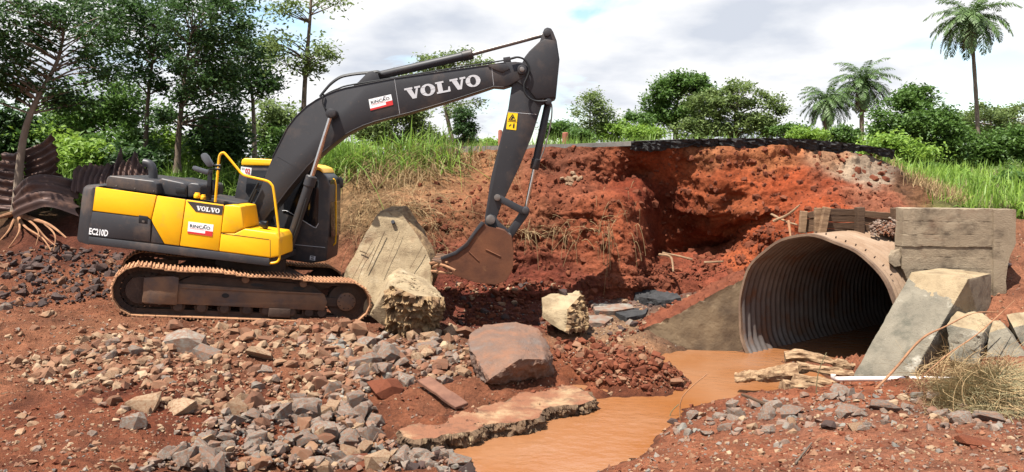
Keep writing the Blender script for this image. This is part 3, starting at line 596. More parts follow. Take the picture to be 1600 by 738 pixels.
def company_sticker(pix, Y, parent):
    s = decal('sticker', pix, Y, 'white_print', parent); o, ux, uy, w, h = frame_of(pix, Y - 0.004)
    sub(o, ux, uy, w, h, .0, .0, 1, .17, 'red_band', 'red_print', s)
    sub(o, ux, uy, w, h, .70, .17, 1, .42, 'red_band', 'red_print', s)
    font_text('lettering', 'RINCAO', o + ux * w * .07 + uy * h * .54, ux, uy, NEAR, w * .82, h * .27, 'dark_print', s, 0.012)
    sub(o, ux, uy, w, h, .635, .86, .73, .91, 'tilde', 'dark_print', s)
    font_text('lettering', 'ENGENHARIA', o + ux * w * .10 + uy * h * .42, ux, uy, NEAR, w * .58, h * .09, 'red_print', s, 0.0)
    return s

# --- undercarriage, turned 23 degrees against the upper structure
yaw, pt = R(23), R(6.3)
fw = Vector((math.cos(yaw) * math.cos(pt), math.sin(yaw) * math.cos(pt), -math.sin(pt))); lf = Vector((-math.sin(yaw), math.cos(yaw), 0)); up = fw.cross(lf)
def U(x, y, z): return BASE + fw * x + lf * y + up * (z * (1 - 0.12 * (x + 2.1) / 4.2))
UM = Matrix((fw, lf, up)).transposed()
SX, IX, RT = -1.78, 1.56, 0.40
path = []
def track_pt(s):                                                # centre line of the shoes, clockwise seen from the near side
    L1 = IX - SX; a = math.pi * RT; tot = 2 * L1 + 2 * a; s %= tot
    zc = RT + 0.045
    if s < L1:
        x = SX + s; sag = -0.030 * (math.sin(math.pi * 3 * s / L1) ** 2); return (x, zc + RT + sag), 0.0
    s -= L1
    if s < a: t = s / RT; return (IX + RT * math.sin(t), zc + RT * math.cos(t)), t
    s -= a
    if s < L1: return (IX - s, zc - RT), math.pi
    s -= L1; t = s / RT; return (SX - RT * math.sin(t), zc - RT * math.cos(t)), math.pi + t
TOT = 2 * (IX - SX) + 2 * math.pi * RT; NSH = 50
shoe_me = None
for side in (-1, 1):
    yc = side * 1.195
    m = MB()                                                    # link chain
    for k in range(NSH * 2):
        for off in (-0.075, 0.075):
            (x, z), a = track_pt((k + .5) * TOT / (NSH * 2)); M = UM @ Matrix.Rotation(a, 3, 'Y')
            zc = Vector((math.sin(a), 0, math.cos(a))) * -0.05
            m.box(U(x + zc.x, yc + off, z + zc.z), (TOT / (NSH * 2) * 1.02, 0.045, 0.09), M)
    tr = m.build('track', 'track_dark', ex, smooth=0)
    if shoe_me is None:
        b = MB(); w = TOT / NSH; b.box((0, 0, 0), (w * 0.97, 0.60, 0.016))
        for gx_ in (-0.36, 0.0, 0.36): b.box((gx_ * w, 0, 0.020), (0.022, 0.598, 0.026))
        so_ = b.build('track_shoe', 'track_rust', at=(0, 0, 0), smooth=0); shoe_me = so_.data; bpy.data.objects.remove(so_)
    for k in range(NSH):
        (x, z), a = track_pt(k * TOT / NSH + 0.05); o = link('track_shoe', shoe_me, tr)
        M = (UM @ Matrix.Rotation(a, 3, 'Y')).to_4x4(); M.translation = U(x, yc, z) - BASE; o.matrix_local = M
    fy = yc + side * -0.0
    m = MB()                                                    # frame: main beam with motor cover and sloped top
    out_ = side * 0.20
    def fr(pts, y0, y1): m.prism([U(x, y0, z) for x, z in pts], lf * (y1 - y0))
    fr([(-1.25,.25),(1.18,.25),(1.22,.42),(1.16,.57),(-1.25,.60)], yc - .2, yc + .2)
    tf = m.build('track_frame', 'frame_rust', ex, 0.012)
    m = MB(); m.prism([U(x, yc - .13, z) for x, z in ((-1.25,.60),(1.16,.57),(0.95,.73),(-1.0,.75))], lf * .26); m.build('frame_top', 'track_dark', tf, 0.01)
    m = MB(); m.prism([U(x, yc - side * -1 * .24 if side > 0 else yc - .24, z) for x, z in ((-1.74,.26),(-1.70,.24),(-1.22,.24),(-1.22,.70),(-1.30,.72),(-1.74,.66))], lf * (.3 if side < 0 else -.3)); m.build('motor_cover', 'frame_rust', tf, 0.012)
    m = MB(); m.box(U(-0.02, yc + side * .206, .555), (2.30, 0.02, 0.03), UM); m.build('frame_rib', 'frame_rust', tf, 0.004)
    for hx, hz, hw, hh in ((-.48, .44, .12, .08), (.02, .655, .22, .06), (.72, .645, .20, .06)):
        m = MB(); m.tube([U(hx, yc + side * (.203 if hz < .6 else .133), hz), U(hx, yc + side * (.207 if hz < .6 else .137), hz)], 0.05, 12)
        c = U(hx, yc, hz); m.V = [c + fw * ((v - c).dot(fw) * hw / .1) + up * ((v - c).dot(up) * hh / .1) + lf * (v - c).dot(lf) for v in m.V]; m.build('opening', 'black_rubber', tf, smooth=0)
    m = MB(); m.box(U(.42, yc + side * .1, .175), (.36, .26, .15), UM); m.build('track_guard', 'track_dark', tf, 0.01)
    for rx in (-1.2, -.84, -.48, -.12, .20, .62, .92, 1.14):
        m = MB(); m.tube([U(rx, yc - .19, .20), U(rx, yc - .12, .20), U(rx, yc - .115, .20), U(rx, yc + .115, .20), U(rx, yc + .12, .20), U(rx, yc + .19, .20)], [.07, .08, .11, .11, .08, .07], 14); m.build('roller', 'track_dark', tf)
    for rx in (-.18, .78):
        m = MB(); m.tube([U(rx, yc - .2, .745), U(rx, yc + .2, .745)], .062, 14); m.build('carrier_roller', 'frame_rust', tf, 0.006)
    m = MB(); m.tube([U(IX, yc - .09, RT + .045), U(IX, yc + .09, RT + .045)], .315, 32); idl = m.build('idler', 'track_dark', ex, 0.02)
    m = MB(); m.tube([U(IX, yc - .19, RT + .045), U(IX, yc + .19, RT + .045)], .165, 28); m.build('idler_hub', 'steel_worn' if False else 'frame_rust', idl, 0.012)
    for k in range(10):
        t = k * math.pi / 5; m = MB(); c = U(IX + .135 * math.cos(t), yc + side * .19, RT + .045 + .135 * math.sin(t)); m.tube([c, c + lf * side * .012], .012, 6); m.build('bolt', 'track_dark', idl, smooth=0)
    m = MB(); m.box(U(1.28, yc, .42), (.4, .3, .16), UM); m.build('idler_yoke', 'track_dark', tf, 0.01)
    m = MB(); teeth = 21; ring = []
    for k in range(teeth * 4):
        t = 2 * math.pi * k / (teeth * 4); r = .345 if k % 4 in (0, 1) else .29; ring.append(U(SX + r * math.cos(t), yc - .03, RT + .045 + r * math.sin(t)))
    m.prism(ring, lf * .06); m.tube([U(SX, yc - .16, RT + .045), U(SX, yc + .16, RT + .045)], .22, 28); m.build('sprocket', 'track_dark', ex, 0.0)
m = MB()
m.prism([U(x, y, .42) for x, y in ((-.9,-.75),(.9,-.75),(.75,.75),(-.75,.75))], up * .38)
m.prism([U(x, -1.1, z) for x, z in ((-.8,.45),(-.4,.45),(-.35,.65),(-.75,.65))], lf * 2.2); m.prism([U(x, -1.1, z) for x, z in ((.4,.45),(.8,.45),(.75,.65),(.35,.65))], lf * 2.2)
m.build('car_body', 'track_dark', ex, 0.02)
m = MB(); m.tube([BASE + UZ * .78, BASE + UZ * 1.0], .62, 40); m.build('slewing_ring', 'track_dark', ex, 0.01)

# --- upper structure: right side faces the camera
DEP = 2.44
ext('upper_frame', [(142,371),(420,404.5),(421,415),(350,407.5),(138,382)], YS + .004, DEP, 'charcoal_paint', bevel=.02)
ext('inner_body', [(150,296),(244,308),(289,314),(345,322),(372,324),(378,360),(418,372),(420,402),(145,372)], YS + .03, DEP - .06, 'charcoal_paint', bevel=.02)
def panel(name, pix, mat, depth=.034, off=0.0, bev=.008): return ext(name, pix, YS - .004 + off, depth, mat, bevel=bev)
panel('rear_door', [(149.2,292.3),(244.2,305.6),(235.6,343.6),(232,340.4),(144.2,329.6)], 'yellow_paint', bev=.014)
lp = panel('lower_panel', [(143.9,330.8),(231.4,341.6),(235.3,345.2),(234.6,378.6),(138.6,368.6)], 'charcoal_paint')
panel('corner_panel', [(238.4,351),(255.6,381.2),(235.6,379)], 'charcoal_paint')
panel('side_door', [(245.4,305.9),(289.6,312.1),(279.6,384.2),(256.6,381.4),(238.8,350),(236.6,344)], 'yellow_paint', bev=.014)
fd = panel('side_door', [(290.6,312.2),(349.6,320.4),(341.4,392.5),(280.6,384.3)], 'yellow_paint', bev=.014)
m = MB(); m.prism(pp([(138.4,369.6),(341.4,393.6),(421,404.2),(420.4,416.2),(349.5,407.6),(137.4,381.8)], YS - .008), (0, .10, 0)); m.build('side_skirt', 'charcoal_paint', ex, .012)
hd = ext('door_handle', [(217,336.5),(231,338.4),(230.4,350),(216.6,348.4)], YS - .0065, .012, 'black_plastic', lp, .002)
decal('latch', [(222,344.4),(226,345),(225.8,348),(221.8,347.4)], YS - .0075, 'steel_worn', hd, .004)
o_, ux_, uy_, w_, h_ = frame_of([(140,356),(169.5,360),(168.6,370),(139,366.4)], YS - .004)
font_text('lettering', 'EC210D', o_, ux_, uy_, NEAR, w_, h_, 'white_print', lp, 0.03)
bd = decal('badge', [(292.4,314.4),(349.2,322),(346.6,336.2),(305.8,331)], YS - .0045, 'charcoal_paint', fd)
o_, ux_, uy_, w_, h_ = frame_of([(307.5,321.6),(344.6,326.6),(343.4,333.6),(306.6,328.6)], YS - .0085)
slab_text('lettering', 'VOLVO', o_, ux_, uy_, NEAR, w_, h_, 'white_print', bd)
company_sticker([(294.6,346.4),(333.8,351.4),(331.8,369.8),(293,364.6)], YS - .0045, fd)
# counterweight: rounded in plan
m = MB(); secs = []; nd = 18
for k in range(nd + 1):
    d = -DEP / 2 + DEP * k / nd; corner = max(0, (abs(d) - (DEP / 2 - .22)) / .22); xl = 0.42 * (1 - (d / 1.75) ** 2) - 0.19 * (1 - math.sqrt(max(0, 1 - corner ** 2)))
    prof = [(138.2,382.4),(143.6,330),(148.4,291),(136,289.4),(130,290.6),(126.6,294.6),(125,303),(116.4,374.5),(119,379.6),(124,381)]
    pts = []
    for j, (u, v) in enumerate(prof):
        w = P(u, v, YS); sh = (0, 0, .05, .55, .8, .95, 1, 1, 1, .85)[j]; w = w - UX * (sh * (xl - .21)); ins = corner ** 2 * .03
        pts.append(Vector((w.x, YS + .006 + DEP / 2 + d, w.z - ins * (1 if j in (2, 3, 4) else 0))))
    secs += pts
npf = len(prof)
m.add(secs, [tuple(range(npf)), tuple(range(nd * npf + npf - 1, nd * npf - 1, -1))] + [(k * npf + j, k * npf + (j + 1) % npf, (k + 1) * npf + (j + 1) % npf, (k + 1) * npf + j) for k in range(nd) for j in range(npf)])
m.build('counterweight', 'charcoal_paint', ex, 0.0, smooth=40)
# hood, exhaust, engine box
eh = ext('engine_hood', [(164.6,292.8),(165.2,283),(167.4,277),(171,274.4),(240,282.6),(245.6,287),(246,304)], YS + .16, 1.9, 'charcoal_paint', bevel=.035, seg=3)
for u, v in ((182, 290.5), (211, 294.6), (240.5, 298.6)):
    m = MB(); c = P(u, v, YS + .16); m.tube([c, c + NEAR * .012], .012, 8); m.build('bolt', 'steel_worn', eh, smooth=0)
eb = ext('engine_box', [(246.5,304),(247,282),(252,278.2),(288,286),(292,292),(291.4,309)], YS + .34, 1.3, 'charcoal_paint', bevel=.03, seg=3)
ext('engine_box', [(292.6,309.6),(293,288),(298,285.5),(311,287),(314,293),(313.6,305.5)], YS + .36, 1.1, 'charcoal_paint', bevel=.03, seg=3)
m = MB(); c = [P(u, v, YS + .62) for u, v in ((275,283.2),(279.6,284.2),(281,290.4),(276.4,289.4))]; m.prism([c[0] + UZ * 0.012, c[1] + UZ * .012, c[1] + UZ * .012 + Vector((0, .14, 0)), c[0] + UZ * .012 + Vector((0, .14, 0))], UZ * .003); m.build('sticker', 'warning_yellow', eb, smooth=0)
ext('hinge_bracket', [(274,293),(289,295),(289,303),(274,301)], YS + .32, .02, 'black_plastic', eb, .004)
m = MB(); m.tube(curve([P(239.5,289,YS + .8), P(239.3,272,YS + .8), P(237.8,262.5,YS + .8), P(233.4,256.4,YS + .8), P(225,254.2,YS + .8)], 5), .075, 16, cap=False)
xs = m.build('exhaust_pipe', 'charcoal_paint', ex); m = MB(); m.tube([P(225.6,254.3,YS + .8), P(227,254.5,YS + .8)], .07, 16); m.build('exhaust_opening', 'black_rubber', xs, smooth=0)
# tank and stepped deck at the front right
DW = .82
ft = ext('fuel_tank', [(350.4,320.8),(362.6,320.6),(376,322.6),(381.4,356.6),(366,364.6),(345.2,364)], YS - .004, DW, 'yellow_paint', bevel=.022, seg=3)
ext('tool_box', [(345,364.6),(366,365.2),(382,357.6),(431.6,364.6),(436.4,373),(437,400.4),(422.4,403.4),(341.9,393.2)], YS - .004, DW, 'yellow_paint', bevel=.022, seg=3)
m = MB(); m.prism(pp([(345.2,364.4),(420.6,374.2),(420.5,374.9),(345.1,365.1)], YS - .0075), (0, .004, 0)); m.build('panel_gap', 'dark_print', ex, smooth=0)
m = MB(); m.prism(pp([(421.8,375),(422.4,375),(422.7,402),(422.1,402)], YS - .0075), (0, .004, 0)); m.build('panel_gap', 'dark_print', ex, smooth=0)
for (u, v, w, hh) in ((308, 305.8, 5.2, 7), (317.5, 308, 4.2, 6.4)):
    m = MB(); c = P(u, v + 4, YS + .22); m.tube([c, c + UZ * hh / 92 * .8, c + UZ * hh / 92 * .8, c + UZ * hh / 92 * 1.2], [w / 92, w / 92, w / 92 * .8, w / 92 * .75], 14); m.build('filler_cap', 'yellow_paint', ex, 0.004)
ext('deck_plate', [(316,312.6),(349,319.6),(372,321),(371,317.6),(330,309.6)], YS + .35, .8, 'charcoal_paint', bevel=.006)
# handrail, mirrors
m = MB(); hr = [(421.6,411.6),(430,410.6),(435,407.4),(436.6,399),(435.6,363),(431.8,330),(427.4,296.6),(424,288.4),(417,283),(400,278.8),(384,274.8),(377,271),(371,263.6),(352.6,241.6),(348.6,239.2),(345,240.6),(342.6,246),(341,262),(336.4,316)]
m.tube(curve([P(u, v, YS + .03) for u, v in hr], 4), .021, 10); hrl = m.build('handrail', 'yellow_paint', ex)
for u, v in ((341.3,258.5),(340.6,264)):
    m = MB(); m.tube([P(u - 3.6, v, YS + .03), P(u + 3.6, v + .8, YS + .03)], .026, 10); m.build('clamp', 'black_plastic', hrl)
m = MB(); m.prism(pp([(324.6,266),(331,266),(328.4,313),(321.8,312.4)], YS + .12), (0, .06, 0)); m.prism(pp([(331,281),(338,282),(337.6,306),(330.6,305)], YS + .14), (0, .10, 0)); m.build('mirror_post', 'black_plastic', ex, .006)
for pix, arm_ in (([(313,242.6),(316.4,239.6),(321,239.2),(326,244),(333.6,257.6),(332,260.2),(325.4,261.6),(321.6,258.6),(314.6,249)], ((329,258),(341,259))), ([(301,259.6),(304,259.4),(324.6,266),(325.8,268),(324.6,272.6),(321,273.2),(302,266.4),(299.6,263)], ((322,266),(340,263)))):
    mi = ext('mirror', pix, YS - .02, .05, 'mirror_back', bevel=.012)
    m = MB(); m.tube([P(*arm_[0], YS), P(*arm_[1], YS + .03)], .012, 8); m.build('mirror_arm', 'black_plastic', mi)
# work lamp at the deck front
m = MB(); c = P(412, 352, YS + .35); m.tube([c + Vector((-.07, 0, .03)), c + Vector((.05, 0, .0)), c + Vector((.06, 0, 0))], [.05, .075, .07], 14); m.tube([c, c + Vector((0.01, 0, -.2))], .014, 8); m.build('work_lamp', 'black_plastic', ex)
# cab on the far side
YC = 14.98
cab = ext('cab', [(376.6,259),(440,259),(499,266),(510.5,277),(515.6,292),(514,360),(509.8,408),(486,411.6),(452,407),(380,398),(368,372),(365.6,318),(367,302)], YC, .98, 'charcoal_paint', bevel=.03, seg=3)
ext('roof', [(376.6,258.4),(377.4,250.6),(381.6,247.2),(425,249.2),(489,258.2),(500.6,262.8),(505,271),(499,266.4),(440,259.6)], YC - .02, 1.02, 'yellow_paint', cab, .028, 3)
ext('window', [(386.6,266),(437,266.6),(437,326),(397,321),(383.6,300)], YC - .006, .012, 'cab_glass', cab, .004)
ext('window', [(443,268),(494,275),(499,283),(496.6,350),(491.6,354),(443,332)], YC - .006, .012, 'cab_glass', cab, .004)
m = MB(); m.prism([P(511, 281, YC + .07) + Vector((.045, 0, 0)), P(511, 281, YC + .07) + Vector((.045, .84, 0)), P(514, 372, YC + .07) + Vector((.03, .84, 0)), P(514, 372, YC + .07) + Vector((.03, 0, 0))], (.012, 0, 0)); m.build('windscreen', 'cab_glass', cab, .003)
m = MB(); m.tube(curve([P(441,329.6,YC - .012), P(452,331.6,YC - .012), P(489,354.6,YC - .012), P(495,353.6,YC - .012), P(497.6,349,YC - .012)], 4), .007, 6); m.build('trim', 'grey_print', cab)
m = MB(); m.tube([P(456,382,YC - .006), P(508,387,YC - .006)], .005, 6); m.build('trim', 'grey_print', cab)
s2 = decal('sticker', [(376.8,260.4),(393.4,262.6),(392,273.6),(375.6,271.4)], YC - .003, 'white_print', cab); o_, ux_, uy_, w_, h_ = frame_of([(376.8,260.4),(393.4,262.6),(392,273.6),(375.6,271.4)], YC - .0075)
font_text('lettering', '02', o_ + ux_ * w_ * .42 + uy_ * h_ * .12, ux_, uy_, NEAR, w_ * .5, h_ * .74, 'red_print', s2, .03); font_text('lettering', 'EH', o_ + ux_ * w_ * .10 + uy_ * h_ * .58, ux_, uy_, NEAR, w_ * .24, h_ * .28, 'dark_print', s2, .01)
o_, ux_, uy_, w_, h_ = frame_of([(483.6,398.6),(493.4,400),(492.8,408),(483,406.6)], YC - .004)
d3 = decal('sticker', [(484.6,399.6),(493,400.8),(492.4,407.4),(484,406.2)], YC - .001, 'grey_print', cab); sub(o_, ux_, uy_, w_, h_, .25, .2, .75, .42, 'print_mark', 'dark_print', d3); sub(o_, ux_, uy_, w_, h_, .25, .6, .75, .8, 'print_mark', 'dark_print', d3)
m = MB(); m.tube(curve([P(516,279.4,YC + .5), P(521,280,YC + .5), P(524,285,YC + .5), P(525,300,YC + .5), P(524.6,372,YC + .5), P(522,382,YC + .5), P(516,386,YC + .5)], 4), .016, 8); m.build('handrail', 'yellow_paint', cab)
mm_ = ext('mirror', [(528,277),(532,276.4),(535.6,281),(536,292),(533,295),(529.4,292)], YC + .95, .05, 'black_plastic', cab, .01)
m = MB(); m.tube([P(514,280,YC + .9), P(531,284,YC + .98)], .012, 8); m.build('mirror_arm', 'black_plastic', mm_)

# --- boom, arm, bucket
WB = .46; Y1 = YB - WB / 2
boom_pix = [(386.5,345),(388.5,337),(405,300),(425.5,246),(449,199),(462,182),(479,166),(494,156),(509,148),(524,142),(539,137.4),(575,130.4),(616,122.6),(700,110.4),(771,100.5),(790,97.6),(805,96.4),(817,97.8),(826,103),(828.4,110.6),(825,118),(815,123.6),(806,128),(797,133.4),(787,136.6),(771,135.4),(740,145.6),(711,155),(670,167.4),(637.5,176.6),(610,183.4),(585,190),(568,196),(553.5,202.6),(538,211),(524,221.4),(508,234),(494,246.4),(480,260),(450,296),(425,329),(408,351),(400,356),(391,354.4)]
bm_ = ext('boom', boom_pix, Y1, WB, 'boom_paint', bevel=.012)
def lip(pix):                                                   # plate edges standing a little proud along top and bottom
    m = MB(); m.tube([P(u, v, Y1 - .002) for u, v in pix], .008, 6); m.build('weld_edge', 'boom_paint', bm_)
lip(boom_pix[3:16]); lip(boom_pix[24:41])
for a_, b_ in (((616.4,124),(624.6,178)), ((768,102.6),(771.4,133.6)), ((433,244.6),(464,262))):
    m = MB(); m.tube([P(*a_, Y1 - .001), P(*b_, Y1 - .001)], .0035, 5); m.build('seam', 'grey_print' if a_[0] > 500 else 'boom_paint', bm_)
def pin(u, v, Ya, Yb_, r, parent, mat='steel_worn', name='pin'):
    m = MB(); a_ = P(u, v, Ya); m.tube([a_, Vector((a_.x, Yb_, a_.z))], r, 22); return m.build(name, mat, parent, .008)
pb = pin(395.5, 345, Y1 - .035, Y1 + WB + .035, .115, bm_, 'frame_rust'); pin(395.5, 345, Y1 - .05, Y1, .05, bm_, 'steel_worn')
pin(815.6, 108.6, Y1 - .06, Y1 + WB + .06, .085, bm_, 'boom_paint'); pin(815.6, 108.6, Y1 - .075, Y1, .045, bm_, 'steel_worn')
pin(518, 177, Y1 - .22, Y1 + WB + .22, .075, bm_, 'boom_paint')
m = MB(); m.prism(pp([(762,103),(770,101.4),(790,99.2),(797,107.6),(785,113.6),(775,110)], Y1 - .02), (0, .03, 0)); m.build('gusset', 'boom_paint', bm_, .006)
o_, ux_, uy_, w_, h_ = frame_of([(633,138.6),(752.6,118.2),(751.6,134),(636.6,155.2)], Y1 - .001)
aL, aR, aTL, aTR = P(637.6, 156, Y1 - .001), P(752, 133.4, Y1 - .001), P(632.6, 138.6, Y1 - .001), P(752, 117.6, Y1 - .001)
ux_ = (aR - aL).normalized(); slab_text('lettering', 'VOLVO', aL - ux_ * .03, ux_, Vector((-ux_.z, 0, ux_.x)).normalized() * 1.0, NEAR, (aR - aL).length + .05, .205, 'grey_print', bm_)
company_sticker([(576,155.6),(611,147.6),(614.4,164),(579,173)], Y1 - .001, bm_)
# arm cylinder on the boom's back
m = MB(); m.prism(pp([(552,134),(560,128),(575,112.6),(582,111),(591,117),(594,126),(592,130)], YB - .13), (0, .26, 0)); m.build('bracket', 'boom_paint', bm_, .01)
def cylinder(name, a, b, c, r, rr_, rod_mat='chrome', parent=ex, collar=1.22):
    a, b, c = Vector(a), Vector(b), Vector(c); d = (b - a).normalized(); m = MB()
    m.tube([a, a + d * .06, a + d * .07, b - d * .20, b - d * .19, b - d * .02, b], [r * .8, r * .95, r, r, r * collar, r * collar, r * 1.05], 20); cy = m.build(name, 'boom_paint', parent, 0, smooth=30)
    m = MB(); m.tube([b - d * .1, c], rr_, 16); m.build('rod', rod_mat, cy)
    m = MB(); m.tube([c + Vector((0, -.09, 0)), c + Vector((0, .09, 0))], rr_ * 2.1, 16); m.build('rod_eye', 'boom_paint', cy, .006)
    return cy
ac = cylinder('arm_cylinder', P(587, 119.6, YB), P(739, 84.6, YB), P(855, 53.4, YB), .077, .04, 'steel_worn')
for off in (-.34, .34):
    cy = cylinder('boom_cylinder', P(447.5, 397, YB + off), P(487.5, 275, YB + off), P(518, 178, YB + off), .085, .042)
    m = MB(); m.tube(curve([P(452, 389, YB + off - .09), P(461, 366, YB + off - .10), P(470, 340, YB + off - .10), P(479, 310, YB + off - .10)], 3), .014, 8); m.build('hose', 'black_rubber', cy)
# hoses and steel pipes along the boom
for k, yo in enumerate((-.10, .02, .12)):
    m = MB(); m.tube(curve([P(u, v - k * .8, YB + yo) for u, v in ((500,152),(507,143),(518,131),(532,121.6),(546,118),(562,115.8),(577,114.6),(590,113.2),(597,117))], 4), .02, 8); m.build('hose', 'black_rubber', bm_)
for k, yo in enumerate((-.16, .16)):
    m = MB(); m.tube(curve([P(u, v, YB + yo) for u, v in ((500,154),(514,145),(528,139),(543,134),(590,126),(640,117.6),(720,105),(770,97.4),(795,93.2),(806,90.4))], 4), .014, 8); m.build('steel_pipe', 'black_rubber', bm_)
m = MB(); m.prism(pp([(786,90),(797,88.4),(799,98),(788,99)], YB - .2), (0, .4, 0)); m.build('pipe_clamp', 'boom_paint', bm_, .006)
m = MB(); m.tube(curve([P(u, v, Y1 - .05) for u, v in ((797,92),(808,89.6),(818,92.4),(824.6,100),(827,110),(823.6,121),(819,132),(819.6,143),(825,152),(835,157.6),(846,158.6),(855,158))], 4), .018, 8); m.build('hose', 'black_rubber', bm_)
m = MB(); m.tube(curve([P(u, v, Y1 - .03) for u, v in ((506,147),(504,158),(507,168),(514,174))], 4), .012, 8); m.build('hose', 'black_rubber', bm_)
for pts in (((384,332),(392,316),(401,296)), ((381,334),(390,312),(404,285))):
    m = MB(); m.tube(curve([P(u, v, Y1 - .06) for u, v in pts], 4), .02, 8); m.build('hose', 'black_rubber', bm_)
# arm
WA = .36; Y2 = YB - WA / 2
arm = ext('arm', [(855,42.8),(861,44.4),(864.6,50),(870,64),(874.4,93),(868.4,155),(847,163),(832,211),(812,260),(783,322),(776,341),(773,349.6),(765,353),(758.4,349),(757.6,340),(759,331),(767,278),(794,170),(799.6,133),(806,121),(817,97),(819.6,89.4),(827,80),(843.6,64.4),(848.4,50),(850.6,45)], Y2, WA, 'boom_paint', bevel=.012)
for sgn in (-1, 1):
    m = MB(); yy = Y2 - .045 if sgn < 0 else Y2 + WA; m.prism(pp([(819.6,90.6),(827,81),(843.8,65.6),(852,61),(864,63),(869,66),(873,93),(867.4,152),(838,155),(826,140),(806,126),(809,112)], yy), (0, .045, 0)); m.build('side_plate', 'boom_paint', arm, .008)
for a_, b_ in (((791,175),(838,179)), ((857,118),(848,158))):
    m = MB(); m.tube([P(*a_, Y2 - .001), P(*b_, Y2 - .001)], .003, 5); m.build('seam', 'grey_print', arm)
pin(855, 51.6, Y2 - .05, Y2 + WA + .05, .06, arm, 'boom_paint'); pin(777, 309, Y2 - .06, Y2 + WA + .06, .06, arm, 'steel_worn'); pin(766.4, 344, Y2 - .16, Y2 + WA + .16, .085, arm, 'steel_worn'); pin(857, 159, Y2 - .04, Y2 + WA + .04, .06, arm, 'boom_paint')
ws_pix = [(793.6,176),(809,177.4),(806.4,203.6),(791,202)]
ws = decal('warning_sign', ws_pix, Y2 - .001, 'warning_yellow', arm); o_, ux_, uy_, w_, h_ = frame_of(ws_pix, Y2 - .005)
def bar(p0, p1, t, name='print_mark'):
    a_, b_ = (o_ + ux_ * (w_ * x) + uy_ * (h_ * y) + NEAR * .002 for x, y in (p0, p1)); d = (b_ - a_).normalized(); n_ = Vector((-d.z, 0, d.x)) * t; m = MB(); m.prism([a_ - n_, b_ - n_, b_ + n_, a_ + n_], NEAR * .002); m.build(name, 'dark_print', ws, smooth=0)
for q0, q1 in (((.15,.58),(.85,.58)), ((.15,.58),(.5,.92)), ((.85,.58),(.5,.92))): bar(q0, q1, .006)
bar((.38,.62),(.62,.76), .012); bar((.45,.74),(.52,.80), .012); bar((.05,.50),(.95,.50), .003); bar((.25,.20),(.45,.32), .008); bar((.72,.12),(.72,.34), .014); bar((.68,.38),(.76,.38), .012)
# bucket cylinder and links
cylinder('bucket_cylinder', P(857, 159, YB), P(834.6, 265, YB), P(821, 329, YB), .068, .036)
m = MB(); m.tube(curve([P(u, v, YB - .10) for u, v in ((855,158.6),(862,164),(861,190),(853,225),(844,250))], 4), .013, 8); m.build('hose', 'steel_worn', ex)
for yo in (-.22, .18):
    m = MB(); m.tube([P(777, 309, YB + yo), P(777, 309, YB + yo + .04)], .062, 16); m.prism(pp([(775.6,304.6),(781,304.8),(822,326),(823,335),(816,335.6),(776,313.6)], YB + yo), (0, .04, 0)); m.build('link', 'boom_paint', ex, .008)
m = MB(); m.prism(pp([(816.6,324.6),(823,324),(827,329),(826,336),(802,370),(797,376),(790,373),(789,366),(812,333)], YB - .15), (0, .30, 0)); m.build('link', 'boom_paint', ex, .02)
pin(821, 330, YB - .27, YB + .27, .06, ex, 'boom_paint')
# bucket: shell plate bent round the profile, two side plates, ears, teeth
WK = 1.16; YK = YB - WK / 2
shell = [(757,350),(745,361),(729,384),(712,397),(690,405)]
side = [(756.6,349.6),(763,354.4),(775,357),(788,361),(799,371),(802,396),(801,420),(791,438),(774,444.6),(742,440.6),(711,430),(692,417.4),(688.6,404),(712,396),(729.6,383.6),(745,360)]
bk = MB(); bk.prism(pp(side, YK), (0, .04, 0)); bk.prism(pp(side, YK + WK - .04), (0, .04, 0))
outer = [(775,356.6),(788,360.6),(799.4,371),(802.6,396),(801.4,420),(791.4,438.6),(774,445.4),(742,441.4),(711,431),(691,418)]
inn = [(777,360),(786,364),(795,373),(798.4,396),(797.4,418.6),(788.6,434.6),(774,441),(743,437),(713,427),(693,414)]
ob, ib = [Vector((p_.x, YK + .002, p_.z)) for p_ in pp(outer, YK)], [Vector((p_.x, YK + .002, p_.z)) for p_ in pp(inn, YK)]
for i in range(len(outer) - 1): bk.prism([ob[i], ob[i + 1], ib[i + 1], ib[i]], (0, WK - .004, 0))
bucket = bk.build('bucket', 'bucket_rust', ex, 0, smooth=30)
for yo in (-.24, .19):
    m = MB(); m.prism(pp([(757,350),(758.6,339),(766,334.6),(774,338),(781,348),(797,362),(800.4,371),(796,377.6),(786,374),(772,362),(760,356)], YB + yo), (0, .05, 0)); m.build('ear', 'boom_paint', bucket, .008)
for yo in (0, WK): m = MB(); m.prism(pp([(757,349),(746,362),(730.6,385),(713,398),(690.6,406.6),(687.6,402.6),(711,393),(727,380.6),(743,357.6),(752,346)], YK + yo - .028), (0, .056, 0)); m.build('side_cutter', 'boom_paint', bucket, .006)
m = MB(); m.tube([P(732, 392.6, YK - .004), P(748, 408, YK - .004)], .012, 6); m.tube([P(759,390,YK - .004), P(782,401,YK - .004)], .014, 6); m.build('wear_strip', 'bucket_rust', bucket)
pin(794, 369, YB - .28, YB + .28, .06, bucket, 'steel_worn')
for k in range(5):
    y = YK + .09 + k * (WK - .18) / 4; b0 = P(694, 413, YK); tip = P(674, 407, YK)
    m = MB(); bx = [Vector((b0.x + .03, y + dy_, b0.z + dz_)) for dy_, dz_ in ((-.05, -.04), (.05, -.04), (.05, .05), (-.05, .05))]; tx = [Vector((tip.x, y + dy_, tip.z + dz_)) for dy_, dz_ in ((-.03, -.01), (.03, -.01), (.03, .012), (-.03, .012))]
    m.add(bx + tx, [(3, 2, 1, 0), (4, 5, 6, 7)] + [(i, (i + 1) % 4, 4 + (i + 1) % 4, 4 + i) for i in range(4)]); m.build('tooth', 'frame_rust', bucket, .006)
